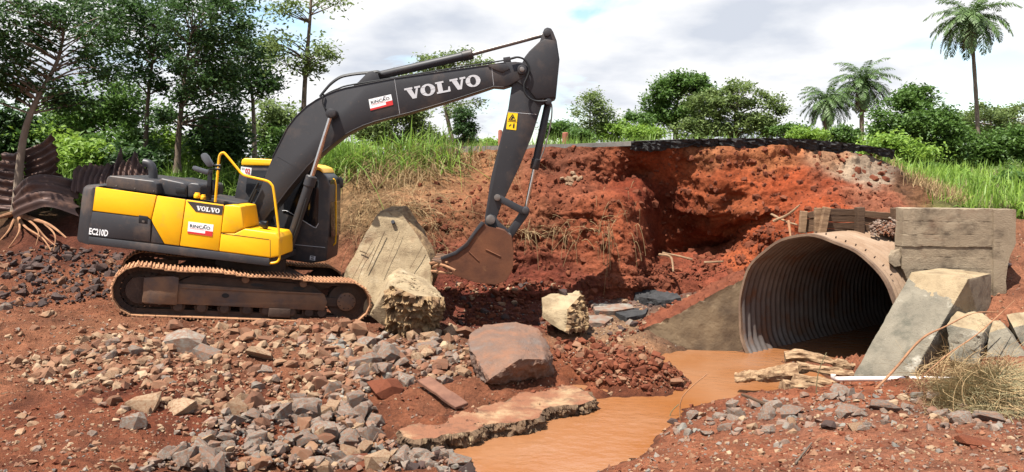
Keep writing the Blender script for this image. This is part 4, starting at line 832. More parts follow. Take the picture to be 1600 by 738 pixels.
# ------------------------------------------------------------------ broken concrete, boulders
def chunk(name, pts, mat, h=0.10, amp=0.03, seed=0, hull=True, off=None, parent=None, sc=3.0, smooth=True, sharp=32, faces=None, amp2=0.0, mats=None, pick=None):
    """angular lump: convex hull of points (or a swept polygon), cut fine and roughened"""
    bm = bmesh.new()
    if hull:
        for p_ in pts: bm.verts.new(p_)
        r_ = bmesh.ops.convex_hull(bm, input=bm.verts)
        bmesh.ops.delete(bm, geom=list({g for g in r_['geom_unused'] + r_['geom_interior'] if isinstance(g, bmesh.types.BMVert)}), context='VERTS')
    else:
        m = MB(); m.prism(pts, off)
        vs = [bm.verts.new(v) for v in m.V]
        for f in m.F: bm.faces.new([vs[i] for i in f])
    bmesh.ops.recalc_face_normals(bm, faces=bm.faces)
    bmesh.ops.triangulate(bm, faces=bm.faces)
    for _ in range(7):
        es = [e for e in bm.edges if e.calc_length() > h]
        if not es: break
        bmesh.ops.subdivide_edges(bm, edges=es, cuts=1); bmesh.ops.triangulate(bm, faces=[f for f in bm.faces if len(f.verts) > 3])
    bm.normal_update(); bm.verts.ensure_lookup_table()
    V = np.array([tuple(v.co) for v in bm.verts]); Nn = np.array([tuple(v.normal) for v in bm.verts])
    shp = np.array([max([e.calc_face_angle(0) for e in v.link_edges if len(e.link_faces) == 2] or [0]) for v in bm.verts])
    edge_ = np.clip(shp / R(60), 0, 1)
    d = amp * fbm(V * sc, 4, seed) * (0.45 + 0.9 * edge_) - edge_ * amp * 0.8 * np.abs(fbm(V * sc * 2.2, 3, seed + 5))
    if amp2: d = d + amp2 * fbm(V * sc * 2.6, 4, seed + 9, ridged=True) * (1 if pick is None else pick(V, Nn))
    V = V + Nn * d[:, None]; fs = np.array([[v.index for v in f.verts] for f in bm.faces]); fn = np.array([tuple(f.normal) for f in bm.faces]); fc = np.array([tuple(f.calc_center_median()) for f in bm.faces]); bm.free()
    midx = None
    if mats is not None: midx = mats[1](fc, fn)
    return sheet(name, V, fs, [mat] + (list(mats[0]) if mats else []), parent, smooth, None if parent is not None else based(V), midx, sharp)
T = tag
slabA = [(585, 341, 14.73), (604, 331, 14.83), (625, 332, 14.83), (640, 351, 14.78), (656, 373, 14.68), (666, 392, 14.58), (671, 405, 14.53), (676, 442, 14.28), (660, 490, 14.03), (575, 494, 13.98), (548, 478, 14.40), (534, 443, 14.45), (541, 421, 14.50), (560, 386, 14.56)]
a_ = chunk('concrete_slab', [P(*k) for k in slabA], 'tan_concrete', .05, .03, 3, hull=False, off=(.06, .36, .10), sc=4, mats=(['broken_concrete'], lambda c, n: (n[:, 1] > -0.45).astype(int)))
T(a_, 'tall tan concrete slab leaning upright beside the excavator bucket', 'concrete slab')
# board marks, cast line and lifting hole of the slab
fr_n = Vector((0, -.93, .36)).normalized()
def on_slab(u, v):
    t = (v - 331) / 141.0; return P(u, v, 14.80 - .74 * t - .016)
for q0, q1, r_ in (((601,362),(573,424),.008), ((660,385),(640,420),.006), ((562,392),(573,396),.012), ((625,360),(596,430),.004), ((583,376),(548,440),.004)):
    m = MB(); m.tube([on_slab(*q0) - fr_n * .0, on_slab(*q1) - fr_n * .0], r_, 5); m.build('cast_line', 'wet_concrete', a_, smooth=0)
m = MB(); c = on_slab(614, 347); m.tube([c - fr_n * .05, c + fr_n * .012], .035, 14); m.build('lifting_hole', 'dark_print', a_, smooth=0)
for q0 in (((676,418,14.5),(690,414,14.0),(712,423,13.7)), ((672,412,14.5),(690,409,14.1),(700,411,13.9)), ((673,424,14.5),(686,425,14.1),(706,428,13.9))):
    m = MB(); m.tube(curve([P(*k) for k in q0], 4), [.03] * 5 + [.022] * 4, 7); m.build('reinforcing_bar', 'root', a_)
blk = [P(*k) for k in ((623,417,14.00),(606,432,13.65),(612,446,13.00),(650,462,12.80),(692,465,12.95),(684,455,13.65),(668,437,14.05),(577,492,13.40),(598,508,13.35),(622,520,13.25),(652,531,13.15),(686,510,13.35),(692,478,13.05),(672,500,14.05),(606,482,14.15))]
b_ = chunk('concrete_block', blk, 'tan_concrete', .035, .025, 7, amp2=.20, sc=3.2, pick=lambda V, n: np.clip(-n[:, 1] * 2.2 - .5, 0, 1) * np.clip((0.45 - n[:, 2]) * 2, 0, 1) * (V[:, 0] > P(604,470,13.15).x),
           mats=(['broken_concrete'], lambda c, n: ((n[:, 2] < .40) & (c[:, 0] > P(603,470,13.25).x)).astype(int)))
T(b_, 'broken tan concrete block with crumbled front below the leaning slab', 'concrete block')
blc = [P(*k) for k in ((847,466,13.9),(860,460,14.3),(896,457,14.3),(908,461,14.1),(886,484,13.6),(848,486,13.7),(847,497,13.7),(884,520,13.45),(916,514,13.8),(917,500,14.0),(900,510,14.4),(852,500,14.4))]
c_ = chunk('concrete_block', blc, 'tan_concrete', .035, .02, 17, amp2=.10, sc=4, pick=lambda V, n: np.clip(n[:, 0] * 1.4, 0, 1), mats=(['broken_concrete'], lambda c, n: ((n[:, 0] > .3) & (n[:, 2] < .6)).astype(int)))
T(c_, 'small tan concrete block in the mud behind the boulder', 'concrete block')
bol = [P(*k) for k in ((732,524,11.75),(757,508,12.2),(806,504,12.3),(840,514,12.15),(851,530,11.85),(860,552,11.5),(864,588,11.6),(852,562,11.0),(812,561,10.78),(766,592,10.72),(736,548,11.3),(748,606,11.35),(780,617,11.45),(815,617,11.45),(852,609,11.5),(840,600,12.3),(760,590,12.3))]
d_ = chunk('boulder', bol, 'boulder_stone', .035, .02, 23, amp2=.045, sc=3.0, pick=lambda V, n: np.clip(1.1 - n[:, 2] * 1.2, 0.15, 1), sharp=24); T(d_, 'large brown boulder with a flat lit face beside the water', 'boulder')
top_ = [(625,673),(645,664),(668,658),(704,651),(740,640),(765,632),(789,628),(820,612),(848,602),(875,600),(904,605),(920,612),(930,624),(912,631),(880,634),(856,637),(849,640),(843,652),(828,657),(795,660),(762,662),(752,668),(738,674),(712,677),(690,680),(683,684),(664,686),(646,686),(630,682)]
e_ = chunk('concrete_plate', [PZ(u, v, .20 - .05 * (u - 625) / 300) for u, v in top_], 'plate_concrete', .045, .035, 31, hull=False, off=(0, .05, -.32), amp2=.09, sc=6, pick=lambda V, n: np.clip(1 - n[:, 2] * 1.25, .06, 1), mats=(['shaded_break'], lambda c, n: (n[:, 2] < .55).astype(int)))
T(e_, 'flat broken concrete plate lying along the edge of the water', 'concrete plate')
# wing wall left of the culvert
ww = [(925,552,14.42),(950,541,14.40),(978,531,14.40),(1000,520,14.36),(1020,508,14.34),(1050,496,14.3),(1085,476,14.26),(1120,458,14.22),(1150,443,14.18),(1166,436,14.14),(1162,500,14.10),(1162,570,14.08),(925,575,14.38)]
w_ = chunk('wing_wall', [P(*k) for k in ww], 'wet_concrete', .06, .03, 41, hull=False, off=(.10, .60, .08), amp2=.06, sc=4.5, pick=lambda V, n: np.clip(n[:, 2] * 2, 0, 1), mats=(['red_clod'], lambda c, n: (n[:, 2] > .35).astype(int)))
T(w_, 'stained brown concrete wing wall sloping down left of the culvert', 'wing wall')
# headwall of board-cast concrete
hw = [(1408,325.5,12.25),(1587,327.5,11.92),(1588,380,11.92),(1578,402,11.94),(1572,440,11.95),(1574,505,11.95),(1556,505,11.97),(1500,500,12.05),(1432,478,12.2),(1409,447,12.25),(1411,392,12.25)]
h_ = thing('headwall', tuple(P(1500, 478, 12.2)), 'tall board-marked concrete headwall standing right of the culvert', 'headwall')
rows_ = [325.6, 346, 366, 385.4, 402, 420, 452, 478]
rg = random.Random(8)
for i in range(len(rows_) - 1):
    v0, v1 = rows_[i], rows_[i + 1] - .22; dd = rg.uniform(-.009, .009)
    ul = 1408.5 + rg.uniform(0, 3) if i < 5 else (1411, 1432)[i - 5]; ur = 1552
    m_ = [P(ul, v0, 12.25 + dd), P(ur, v0 + 1.3, 11.99 + dd), P(ur, v1 + 1.3, 11.99 + dd), P(ul + (0 if i < 5 else 12), v1, 12.25 + dd)]
    chunk('board_course', m_, 'board_concrete', .06, .012, 50 + i, hull=False, off=(.03, .30, 0), parent=h_, sc=4)
chunk('pilaster', [P(1552.4,327.2,11.96), P(1587.4,327.8,11.90), P(1588,380,11.90), P(1578,402,11.92), P(1572,440,11.93), P(1574,506,11.93), P(1552.4,506,11.96)], 'board_concrete', .10, .012, 61, hull=False, off=(.03, .34, 0), parent=h_, sc=4)
chunk('broken_corner', [P(1388,400,12.25), P(1392,391,12.3), P(1407,389,12.3), P(1408,416,12.25), P(1398,418,12.25), P(1389,410,12.25), P(1392,391,12.5), P(1408,390,12.5), P(1408,416,12.5), P(1389,410,12.5)], 'board_concrete', .06, .015, 66, parent=h_, sc=5)
# sloping flank wall in front of the headwall
fl_t = [P(1424,424.5,11.85), P(1467,418.8,12.0), P(1549,428,11.84), P(1513,436,11.25)]
fl_b = [P(1331,592,11.15), P(1420,606,10.75), P(1546,560,11.86), P(1440,520,12.1)]
chk = [fl_t[0], fl_t[1], fl_t[2], fl_t[3], fl_b[0], P(1441,560,10.85), fl_b[1], fl_b[2], fl_b[3]]
fz = P(1424, 424.5, 11.85).z
f_ = chunk('flank_wall', chk, 'grey_concrete', .028, .014, 71, sc=3, mats=(['tan_concrete', 'board_concrete'], lambda c, n: np.where(n[:, 0] > .55, 2, np.where((c[:, 0] - 6.07) * 0.9 + (c[:, 2] - 1.55) * 1.5 + .16 * fbm(c * 5, 3, 3) + .12 * fbm(c * 16, 3, 4) > 0.02, 1, 0))))
T(f_, 'sloping grey concrete flank wall in front of the headwall', 'concrete wall')
def mossy(name, pts, seed, label, mat='grey_concrete', amp2=.03): return T(chunk(name, [P(*k) for k in pts], mat, .06, .018, seed, amp2=amp2, sc=4, mats=(['tan_concrete'], lambda c, n: (n[:, 2] > .7).astype(int))), label, 'concrete block')
mossy('concrete_block', ((1481,508,10.9),(1495,487,11.2),(1531,490,11.25),(1549,503,11.0),(1536,520,10.7),(1528,574,10.6),(1486,562,10.7),(1498,500,11.5),(1546,505,11.5),(1490,570,11.4),(1548,560,11.4)), 81, 'mossy broken concrete block with a rubble top below the headwall')
mossy('concrete_block', ((1552,502,11.0),(1562,500,11.3),(1572,512,10.75),(1606,560,10.5),(1541,572,10.6),(1600,575,10.5),(1545,520,10.85),(1600,540,11.3),(1560,570,11.3)), 83, 'grey wedge of broken concrete right of the mossy block', amp2=.01)
mossy('concrete_block', ((1573,492,11.2),(1612,486,11.3),(1640,500,11.2),(1640,570,10.8),(1600,545,10.75),(1583,512,10.9),(1580,500,11.7),(1640,540,11.7),(1590,560,11.5)), 85, 'pale broken concrete slab at the right edge below the headwall', amp2=.01)
kb = [P(1483,652,8.9), P(1524,640,9.2), P(1640,622,9.4), P(1640,660,8.6), P(1577,662,8.6), P(1484,656,8.8), P(1500,690,8.7), P(1600,690,8.5), P(1640,680,9.3), P(1520,670,9.3)]
T(chunk('kerb_stone', kb, 'tan_concrete', .07, .012, 87, sc=4), 'pale concrete kerb piece lying at the right edge', 'kerb stone')

# ------------------------------------------------------------------ timber wall on top of the pipe
tw = thing('timber_wall', tuple(P(1330, 366, 13.9)), 'low wall of dark timber planks and posts above the culvert', 'timber wall')
def beam(name, p0, p1, w, d, mat, parent, seed=0, upv=Vector((0, 0, 1))):
    p0, p1 = Vector(p0), Vector(p1); ax = (p1 - p0); L = ax.length; ax.normalize(); s_ = ax.cross(upv).normalized(); u_ = s_.cross(ax)
    rg = random.Random(seed); m = MB(); n = 7; vs = []
    for i in range(n):
        c = p0 + ax * (L * i / (n - 1)); k = 1 + rg.uniform(-.08, .08); e = 1 + rg.uniform(-.08, .08)
        vs += [c + s_ * (sx_ * d / 2 * e) + u_ * (sz_ * w / 2 * k) for sx_, sz_ in ((-1, -1), (1, -1), (1, 1), (-1, 1))]
    m.add(vs, [(3, 2, 1, 0), tuple((n - 1) * 4 + i for i in range(4))] + [(i * 4 + j, i * 4 + (j + 1) % 4, (i + 1) * 4 + (j + 1) % 4, (i + 1) * 4 + j) for i in range(n - 1) for j in range(4)])
    return m.build(name, mat, parent, .008, 1, smooth=30)
sd = 0
for ua, ub, va, vb, Ya, Yb_, n in ((1287,1345,326,327,13.75,13.85,4), (1345,1404,329,334,13.85,13.9,4), (1250,1288,334,328,13.95,13.75,3)):
    for k in range(n):
        sd += 1; dv_ = 10.6 * k; beam('plank', P(ua, va + 5 + dv_, Ya + rg.uniform(-.02, .02)), P(ub, vb + 5 + dv_ + rg.uniform(-.6, .6), Yb_ + rg.uniform(-.02, .02)), .115, .06, 'dark_timber', tw, sd)
for u0, v0, u1, v1, Y, w in ((1292,324,1283,368,13.66,.11), (1278,325,1277,372,13.72,.07), (1343,324,1343,366,13.72,.16), (1399,325,1400,362,13.8,.17), (1256,330,1253,364,13.85,.08)):
    sd += 1; beam('post', P(u0, v0, Y), P(u1, v1, Y), w, .12, 'dark_timber' if w > .12 else 'wood', tw, sd, Vector((0, 1, 0)))
def heap_soil(): pass

# ------------------------------------------------------------------ logs, pipe, sticks
def log(name, pts, r0, r1, mat, label, cat, seed=0, n=12, group=None):
    c = curve(pts, 9 if mat == 'old_log' else 6); n = 18 if mat == 'old_log' else n; m_ = len(c); m = MB(); m.tube(c, [r0 + (r1 - r0) * i / (m_ - 1) for i in range(m_)], n)
    V = np.array([tuple(v) for v in m.V]); dsp = (fbm(V * np.array((5, 12, 16)), 4, seed) * .75 - .5 * np.abs(fbm(V * np.array((3, 14, 20)), 3, seed + 4))) * r0 * (1.0 if mat == 'old_log' else .5)
    cen = np.array([tuple(c[i // n]) for i in range(m_ * n)]); dirv = V - cen; dirv /= np.linalg.norm(dirv, axis=1, keepdims=True) + 1e-9
    m.V = [Vector(v) for v in V + dirv * dsp[:, None]]; return tag(m.build(name, mat, smooth=28), label, cat, group)
G_ = 'old split logs lying at the water below the culvert'
log('log', [P(1226,557,11.4), P(1255,556,11.35), P(1295,565,11.3), P(1334,576,11.25)], .10, .055, 'old_log', 'uppermost split log at the culvert mouth', 'log', 1, group=G_)
log('log', [P(1245,574,11.2), P(1285,577,11.15), P(1332,584,11.1)], .085, .06, 'old_log', 'second split log from the top at the culvert mouth', 'log', 2, group=G_)
log('log', [P(1150,590,11.5), P(1180,588,11.35), P(1212,585,11.2), P(1248,582,11.1)], .08, .14, 'old_log', 'thick pale log lying out into the muddy water', 'log', 3, group=G_)
log('log', [P(1240,590,10.95), P(1270,595,10.95), P(1306,600,10.9)], .075, .06, 'old_log', 'short log above the lowest one by the bank', 'log', 4, group=G_)
log('log', [P(1222,604,10.7), P(1255,606,10.75), P(1300,611,10.75)], .10, .07, 'old_log', 'lowest log half buried in the bank by the water', 'log', 5, group=G_)
m = MB(); m.tube(curve([P(1302,585.5,10.55), P(1302.5,590,10.55), P(1308,592.6,10.55), P(1330,592.4,10.55), P(1400,592,10.5), P(1450,592,10.45), P(1492,593.6,10.4)], 4), .034, 12)
tag(m.build('drain_pipe', 'white_plastic'), 'thin white plastic drain pipe with a bent end', 'pipe')
log('branch', [P(1366,612,10.3), P(1400,575,10.4), P(1440,530,10.4), P(1478,510,10.4), P(1520,490,10.5), P(1560,488,10.6)], .022, .008, 'root', 'long thin curved branch leaning on the flank wall', 'branch', 6, 7)
log('branch', [P(1440,590,10.2), P(1480,555,10.2), P(1530,520,10.3), P(1585,470,10.6)], .014, .006, 'root', 'thin dry branch in front of the grey concrete wedge', 'branch', 7, 7)
log('branch', [P(1216,640,9.4), P(1180,625,9.9), P(1160,617,10.2)], .03, .02, 'dark_timber', 'short dark stick lying in the muddy water', 'branch', 8, 7)
log('branch', [hit(1243,727) + Vector((0, 0, .02)), hit(1268,697) + Vector((0, 0, .03))], .012, .009, 'bark', 'short bare stick lying on the right foreground soil', 'branch', 9, 6)
for i, (q0, lab) in enumerate(((((1030,398,16.6),(1048,402,16.3),(1052,425,16.0)), 'pale broken stick hanging down in the bank hollow'), (((1035,396,16.7),(1060,400,16.6),(1082,406,16.5)), 'reddish stick lying level in the bank hollow'), (((1100,410,16.4),(1130,409,16.4)), 'short pale stick lying right of the bank hollow'),
                           (((1205,335,15.6),(1225,345,15.3),(1246,352,15.0)), 'thin dead branch left of the timber wall'), (((1208,346,15.3),(1232,335,15.2),(1250,320,15.1)), 'pale upright forked root left of the timber wall'), (((1232,345,15.0),(1236,375,14.8)), 'short red stained stake left of the timber wall'))):
    log('stick', [P(*k) for k in q0], .03, .018, 'wood' if i < 5 else 'root', lab, 'stick', 20 + i, 7)
pl = [hit(662,604) + Vector((0, 0, .10)), hit(722,642) + Vector((0, 0, .06))]
beam('plank', pl[0], pl[1], .20, .05, 'red_plank', None, 5, Vector((0.3, 1, .2))); tag(bpy.data.objects[-1] if False else COL.objects[-1], 'rust brown plank lying on the soil above the concrete plate', 'plank')
# asphalt slabs at the foot of the bank
for i, (pts, mt, lab) in enumerate(((((996,462),(1020,459),(1058,464),(1062,472),(1040,480),(1010,478),(992,470)), 'asphalt', 'black broken asphalt lump at the foot of the bank'), (((925,478),(955,474),(985,476),(990,486),(960,494),(930,492)), 'grey_stone', 'flat grey paving fragment left of the black asphalt lump'),
                                 (((960,492),(990,482),(1012,484),(1008,496),(980,504)), 'asphalt', 'thin dark paving fragment in front of the black asphalt'), (((915,495),(940,494),(958,500),(945,512),(915,510)), 'grey_stone', 'flat grey paving fragment nearest the small concrete block'))):
    ps = [hit(u, v) + Vector((0, 0, .09 if i == 0 else .05)) for u, v in pts]; zc = sum(p_.z for p_ in ps) / len(ps); ps = [Vector((p_.x, p_.y, .5 * p_.z + .5 * zc)) for p_ in ps]
    tag(chunk('asphalt_slab' if mt == 'asphalt' else 'paving_slab', ps, mt, .10, .02, 90 + i, hull=False, off=(0, .03, -.16), amp2=.05 if i == 0 else .01, sc=5), lab, 'slab')
# torn corrugated steel sheets
def corrugated(name, c00, c10, c11, c01, nw, amp, bulge, label, seed=0, mat='rusty_sheet', across=True, thick=.012, tear=.06):
    nu_, nv_ = (nw * 8, 22); s_, t_ = np.meshgrid(np.linspace(0, 1, nu_), np.linspace(0, 1, nv_))
    A_, B_, C_, D_ = (np.array(tuple(k)) for k in (c00, c10, c11, c01))
    nn = np.cross(B_ - A_, D_ - A_); nn /= np.linalg.norm(nn)
    rag = tear * vn(np.stack([s_.ravel() * 9, t_.ravel() * 0 + seed, s_.ravel() * 0], 1), seed).reshape(s_.shape)
    t2 = t_ * (1 + rag)
    X_ = ((1 - s_) * (1 - t2))[..., None] * A_ + (s_ * (1 - t2))[..., None] * B_ + (s_ * t2)[..., None] * C_ + ((1 - s_) * t2)[..., None] * D_
    wv_ = amp * np.cos(2 * math.pi * nw * s_) + bulge * np.sin(math.pi * t_) + .06 * vn(np.stack([s_.ravel() * 3, t_.ravel() * 3, s_.ravel() * 0 + seed], 1), seed + 3).reshape(s_.shape)
    X_ = X_ + wv_[..., None] * nn; V = X_.reshape(-1, 3); V2 = V + nn * thick; f = grid_faces(nv_, nu_); k = nu_ * nv_
    return tag(sheet(name, np.concatenate([V, V2]), np.concatenate([f[:, ::-1], f + k]), mat, None, True, based(V)), label, 'metal sheet', 'torn corrugated culvert sheets on the left')
corrugated('metal_sheet', P(36,300,17.3), P(36,234,17.6), P(80,206,17.9), P(96,286,17.1), 7, .045, .12, 'upright crumpled corrugated steel sheet with a pointed corner', 1)
corrugated('metal_sheet', P(-10,330,16.9), P(2,235,17.6), P(38,232,17.5), P(40,330,16.9), 7, .045, .1, 'dark corrugated steel sheet at the left edge behind the tree', 2)
corrugated('metal_sheet', P(20,340,16.4), P(20,292,16.9), P(118,282,17.4), P(122,336,16.6), 4, .05, -.35, 'curved corrugated steel sheet lying below the pointed one', 3)
corrugated('metal_sheet', P(112,300,17.0), P(168,300,16.9), P(178,258,17.4), P(128,262,17.5), 6, .04, .1, 'rusty corrugated steel sheet lying behind the counterweight', 4)
corrugated('metal_sheet', P(166,300,17.0), P(246,298,17.2), P(240,246,17.8), P(180,250,17.6), 8, .05, .16, 'brown corrugated steel sheet standing up behind the engine hood', 5, tear=.35)
corrugated('metal_sheet', P(1572,500,12.3), P(1572,408,12.5), P(1640,396,12.6), P(1640,500,12.3), 6, .05, .1, 'black corrugated steel remnant right of the headwall', 6)
# ------------------------------------------------------------------ stones
def hull_mesh(n, seed, sq=1.0):
    rg = np.random.default_rng(seed); p_ = rg.normal(size=(n, 3)); p_ /= np.linalg.norm(p_, axis=1, keepdims=True); p_ = np.sign(p_) * np.abs(p_) ** sq; p_ *= rg.uniform(.8, 1.05, (n, 1))
    bm = bmesh.new()
    for v in p_: bm.verts.new(v)
    r_ = bmesh.ops.convex_hull(bm, input=bm.verts); bmesh.ops.delete(bm, geom=list({g for g in r_['geom_unused'] + r_['geom_interior'] if isinstance(g, bmesh.types.BMVert)}), context='VERTS')
    bmesh.ops.recalc_face_normals(bm, faces=bm.faces); bmesh.ops.triangulate(bm, faces=bm.faces); bm.verts.index_update()
    V = np.array([tuple(v.co) for v in bm.verts]); Fc = np.array([[v.index for v in f.verts] for f in bm.faces]); bm.free()
    s = np.abs(V).max(0); return V / s, Fc
HULLS = [hull_mesh(12 + (i % 9), 100 + i, .66 + .05 * (i % 5)) for i in range(18)]
TINY = [hull_mesh(6, 300 + i, .8) for i in range(6)]
STM = {}
def stone_mesh(i, mat):
    if (i, mat) not in STM: STM[(i, mat)] = raw_mesh('stone', *HULLS[i], mat)
    return STM[(i, mat)]
def rot(rg):
    return Matrix.Rotation(rg.uniform(0, 6.28), 3, 'Z') @ Matrix.Rotation(rg.uniform(-.5, .5), 3, 'X') @ Matrix.Rotation(rg.uniform(-.5, .5), 3, 'Y')
def inpoly(u, v, poly):
    c = False; n = len(poly)
    for i in range(n):
        (x1, y1), (x2, y2) = poly[i], poly[i - 1]
        if (y1 > v) != (y2 > v) and u < (x2 - x1) * (v - y1) / (y2 - y1) + x1: c = not c
    return c
rg = random.Random(5)
# single stones that stand out: (u, v of centre, width px, height ratio, material, label)
NAMED = [(287,537,66,.55,'grey_stone','broad pale grey rock lying in front of the excavator track'),(321,553,46,.75,'grey_stone','dark grey pointed rock next to the broad pale one'),(403,557,46,.6,'tan_stone','cream coloured angular rock right of the grey pair'),
 (219,633,60,.5,'tan_stone','tan domed rock on the left, first of a pair'),(281,637,50,.55,'tan_stone','pale tan block of rock right of the domed one'),(207,660,42,.75,'grey_stone','bluish grey stone below the tan domed rock'),(360,640,56,.65,'tan_stone','lumpy orange brown rock above the grey stone heap'),
 (396,628,40,.8,'brown_stone','brown rounded rock beside the lumpy orange one'),(556,520,34,1.25,'brown_stone','red brown upright stone at the front of the track'),(608,553,58,.62,'grey_stone','pale grey rock under the broken concrete block'),(566,566,60,.45,'grey_stone','flat grey rock left of the pale one under the block'),
 (598,578,44,.5,'grey_stone','low grey slab of rock below the pale grey rock'),(668,544,40,.5,'grey_stone','long grey stone between the block and the boulder'),(600,603,70,.5,'red_clod','large orange lump of earth below the grey rocks'),(290,715,50,.7,'grey_stone','big dark grey stone at the near side of the heap'),
 (325,720,46,.8,'grey_stone','slanted grey slab stone on the near side of the heap'),(300,660,0,0,'',''),(395,726,56,.4,'brown_stone','flat dark red stone at the bottom of the grey heap'),(545,664,36,.6,'brown_stone','pointed red brown stone left of the puddle'),(565,722,50,.6,'red_clod','rusty red lump in the small puddle'),
 (715,722,46,.7,'grey_stone','dark grey block of stone at the near water edge'),(655,712,40,.6,'grey_stone','grey stone left of the dark block at the water edge'),(795,733,26,.4,'dark_stone','small dark stone in the shallow water'),(1312,614,40,.6,'grey_stone','blue grey stone in front of the logs'),(1385,637,46,.4,'grey_stone','flat grey stone in the right foreground row'),
 (1240,647,46,.45,'grey_stone','pale wedge shaped stone on the right bank'),(1330,645,44,.35,'grey_stone','long flat grey stone right of the wedge'),(1505,655,48,.45,'grey_stone','grey stone against the concrete kerb piece'),(1545,652,50,.4,'grey_stone','second grey stone against the concrete kerb piece'),
 (1296,666,24,.7,'dark_stone','small dark stone on the right foreground soil'),(1148,634,30,.6,'grey_stone','pale grey stone on the right bank edge'),(1085,650,24,.7,'grey_stone','grey stone at the tip of the right bank'),(1530,690,60,.35,'red_clod','low orange lump of soil at the lower right'),
 (880,452,18,.8,'dark_stone','small dark stone on top of the small concrete block'),(1013,632,10,.8,'dark_stone','tiny dark stone sticking out of the water'),(1054,660,24,.4,'dark_stone','dark flat stone at the water edge under the dry stem')]
CELL = 0.12; stones = []
for (u, v, w, hr_, mt, lab) in NAMED:
    if not w: continue
    h = hit(u, v + w * hr_ * .25)
    if h is None: continue
    if lab.startswith('small dark stone on top'): h = P(880, 462, 14.15)
    px = F / h.y; r_ = w / px / 2; i = rg.randrange(18); o = link('stone' if mt != 'red_clod' else 'earth_clod', stone_mesh(i, mt)); k = r_ * hr_
    o.rotation_euler = (rg.uniform(-.25, .25), rg.uniform(-.25, .25), rg.uniform(0, 6.28)); o.scale = (r_ * 1.05, r_ * .85, k); o.location = h + Vector((0, r_ * .3, k * (.45 if mt != 'red_clod' else .2))); tag(o, lab, 'stone' if mt != 'red_clod' else 'clod')
# scattered stones: zone polygon in the photo, number, smallest and largest width in px, materials, label, lift of a heap
ZN = [('heap', [(205,740),(290,700),(325,668),(345,648),(400,642),(470,640),(560,628),(600,660),(600,690),(640,738)], 900, 5, 48, ['grey_stone']*7+['brown_stone','tan_stone'], 'angular stone in the grey heap at the bottom left of the stream', .09),
      ('field', [(0,480),(190,500),(560,505),(560,600),(470,640),(330,648),(150,640),(0,640)], 2300, 4, 28, ['brown_stone']*6+['tan_stone']*4+['grey_stone']*1, 'brown or tan stone in the rubble in front of the excavator', .02),
      ('low', [(0,640),(200,640),(330,650),(300,700),(200,738),(0,738)], 380, 3, 18, ['brown_stone']*3+['tan_stone']*2+['grey_stone'], 'small stone on the smooth red soil at the lower left', .0),
      ('mid', [(500,530),(735,520),(735,585),(700,600),(620,600),(590,610),(560,640),(520,640),(480,600)], 800, 5, 34, ['grey_stone']*4+['tan_stone']*3+['brown_stone']*4, 'pale stone in the rubble between the track and the boulder', .03),
      ('shore', [(560,700),(640,680),(700,715),(760,738),(560,738)], 150, 6, 34, ['grey_stone']*5+['dark_stone']*2, 'grey stone at the near edge of the muddy water', .03),
      ('plate', [(930,600),(1010,610),(1075,612),(1085,600),(1060,570),(1000,545),(930,535),(870,530),(860,560)], 700, 4, 22, ['red_clod']*5+['brown_stone']*2, 'red clod on the earth mound beside the water', .03),
      ('right', [(1030,680),(1085,648),(1115,636),(1250,620),(1420,608),(1600,650),(1600,672),(1300,672),(1060,690)], 420, 4, 30, ['grey_stone']*5+['tan_stone'], 'grey stone along the edge of the right foreground bank', .01),
      ('rfront', [(1040,690),(1600,672),(1600,738),(970,738)], 520, 3, 16, ['grey_stone']*2+['brown_stone']*2+['tan_stone']*2, 'small stone on the right foreground soil', .0),
      ('dark', [(0,395),(100,385),(190,395),(200,430),(180,470),(60,480),(0,480)], 560, 4, 20, ['dark_stone']*5+['brown_stone'], 'dark broken stone on the shaded slope behind the tracks', .03),
      ('foot', [(680,445),(840,440),(930,455),(920,500),(830,530),(700,510)], 800, 3, 15, ['red_clod']*6+['tan_stone','dark_stone'], 'red clod on the muddy ground under the bucket', .01),
      ('ledge', [(875,276),(895,270),(912,280),(910,292),(880,292)], 10, 8, 17, ['tan_stone'], 'pale rounded stone in the small pile high on the bank', .05),
      ('gravel', [(1358,360),(1365,352),(1395,352),(1410,365),(1410,374),(1365,372)], 150, 3, 8, ['grey_stone'], 'pale grey gravel stone heaped against the timber wall', .12),
      ('wing', [(925,552),(1000,518),(1050,494),(1160,436),(1175,425),(1120,440),(1040,480),(960,525)], 240, 3, 14, ['red_clod']*5+['tan_stone'], 'clod on top of the wing wall', .02),
      ('platetop', [(640,668),(700,652),(790,628),(850,602),(900,602),(860,620),(780,645),(700,662)], 150, 3, 13, ['red_clod']*3+['brown_stone'], 'clod on the back of the concrete plate', .0),
      ('scree', [(960,470),(1060,440),(1160,425),(1250,390),(1260,370),(1200,350),(1100,400),(900,440)], 520, 3, 13, ['red_clod'], 'red clod fallen on the slope left of the culvert', .0),
      ('flat', [(900,470),(1060,470),(1060,500),(960,535),(900,520)], 230, 3, 16, ['tan_stone']*2+['grey_stone']*2+['dark_stone']+['red_clod'], 'small stone among the paving fragments at the bank foot', .0)]
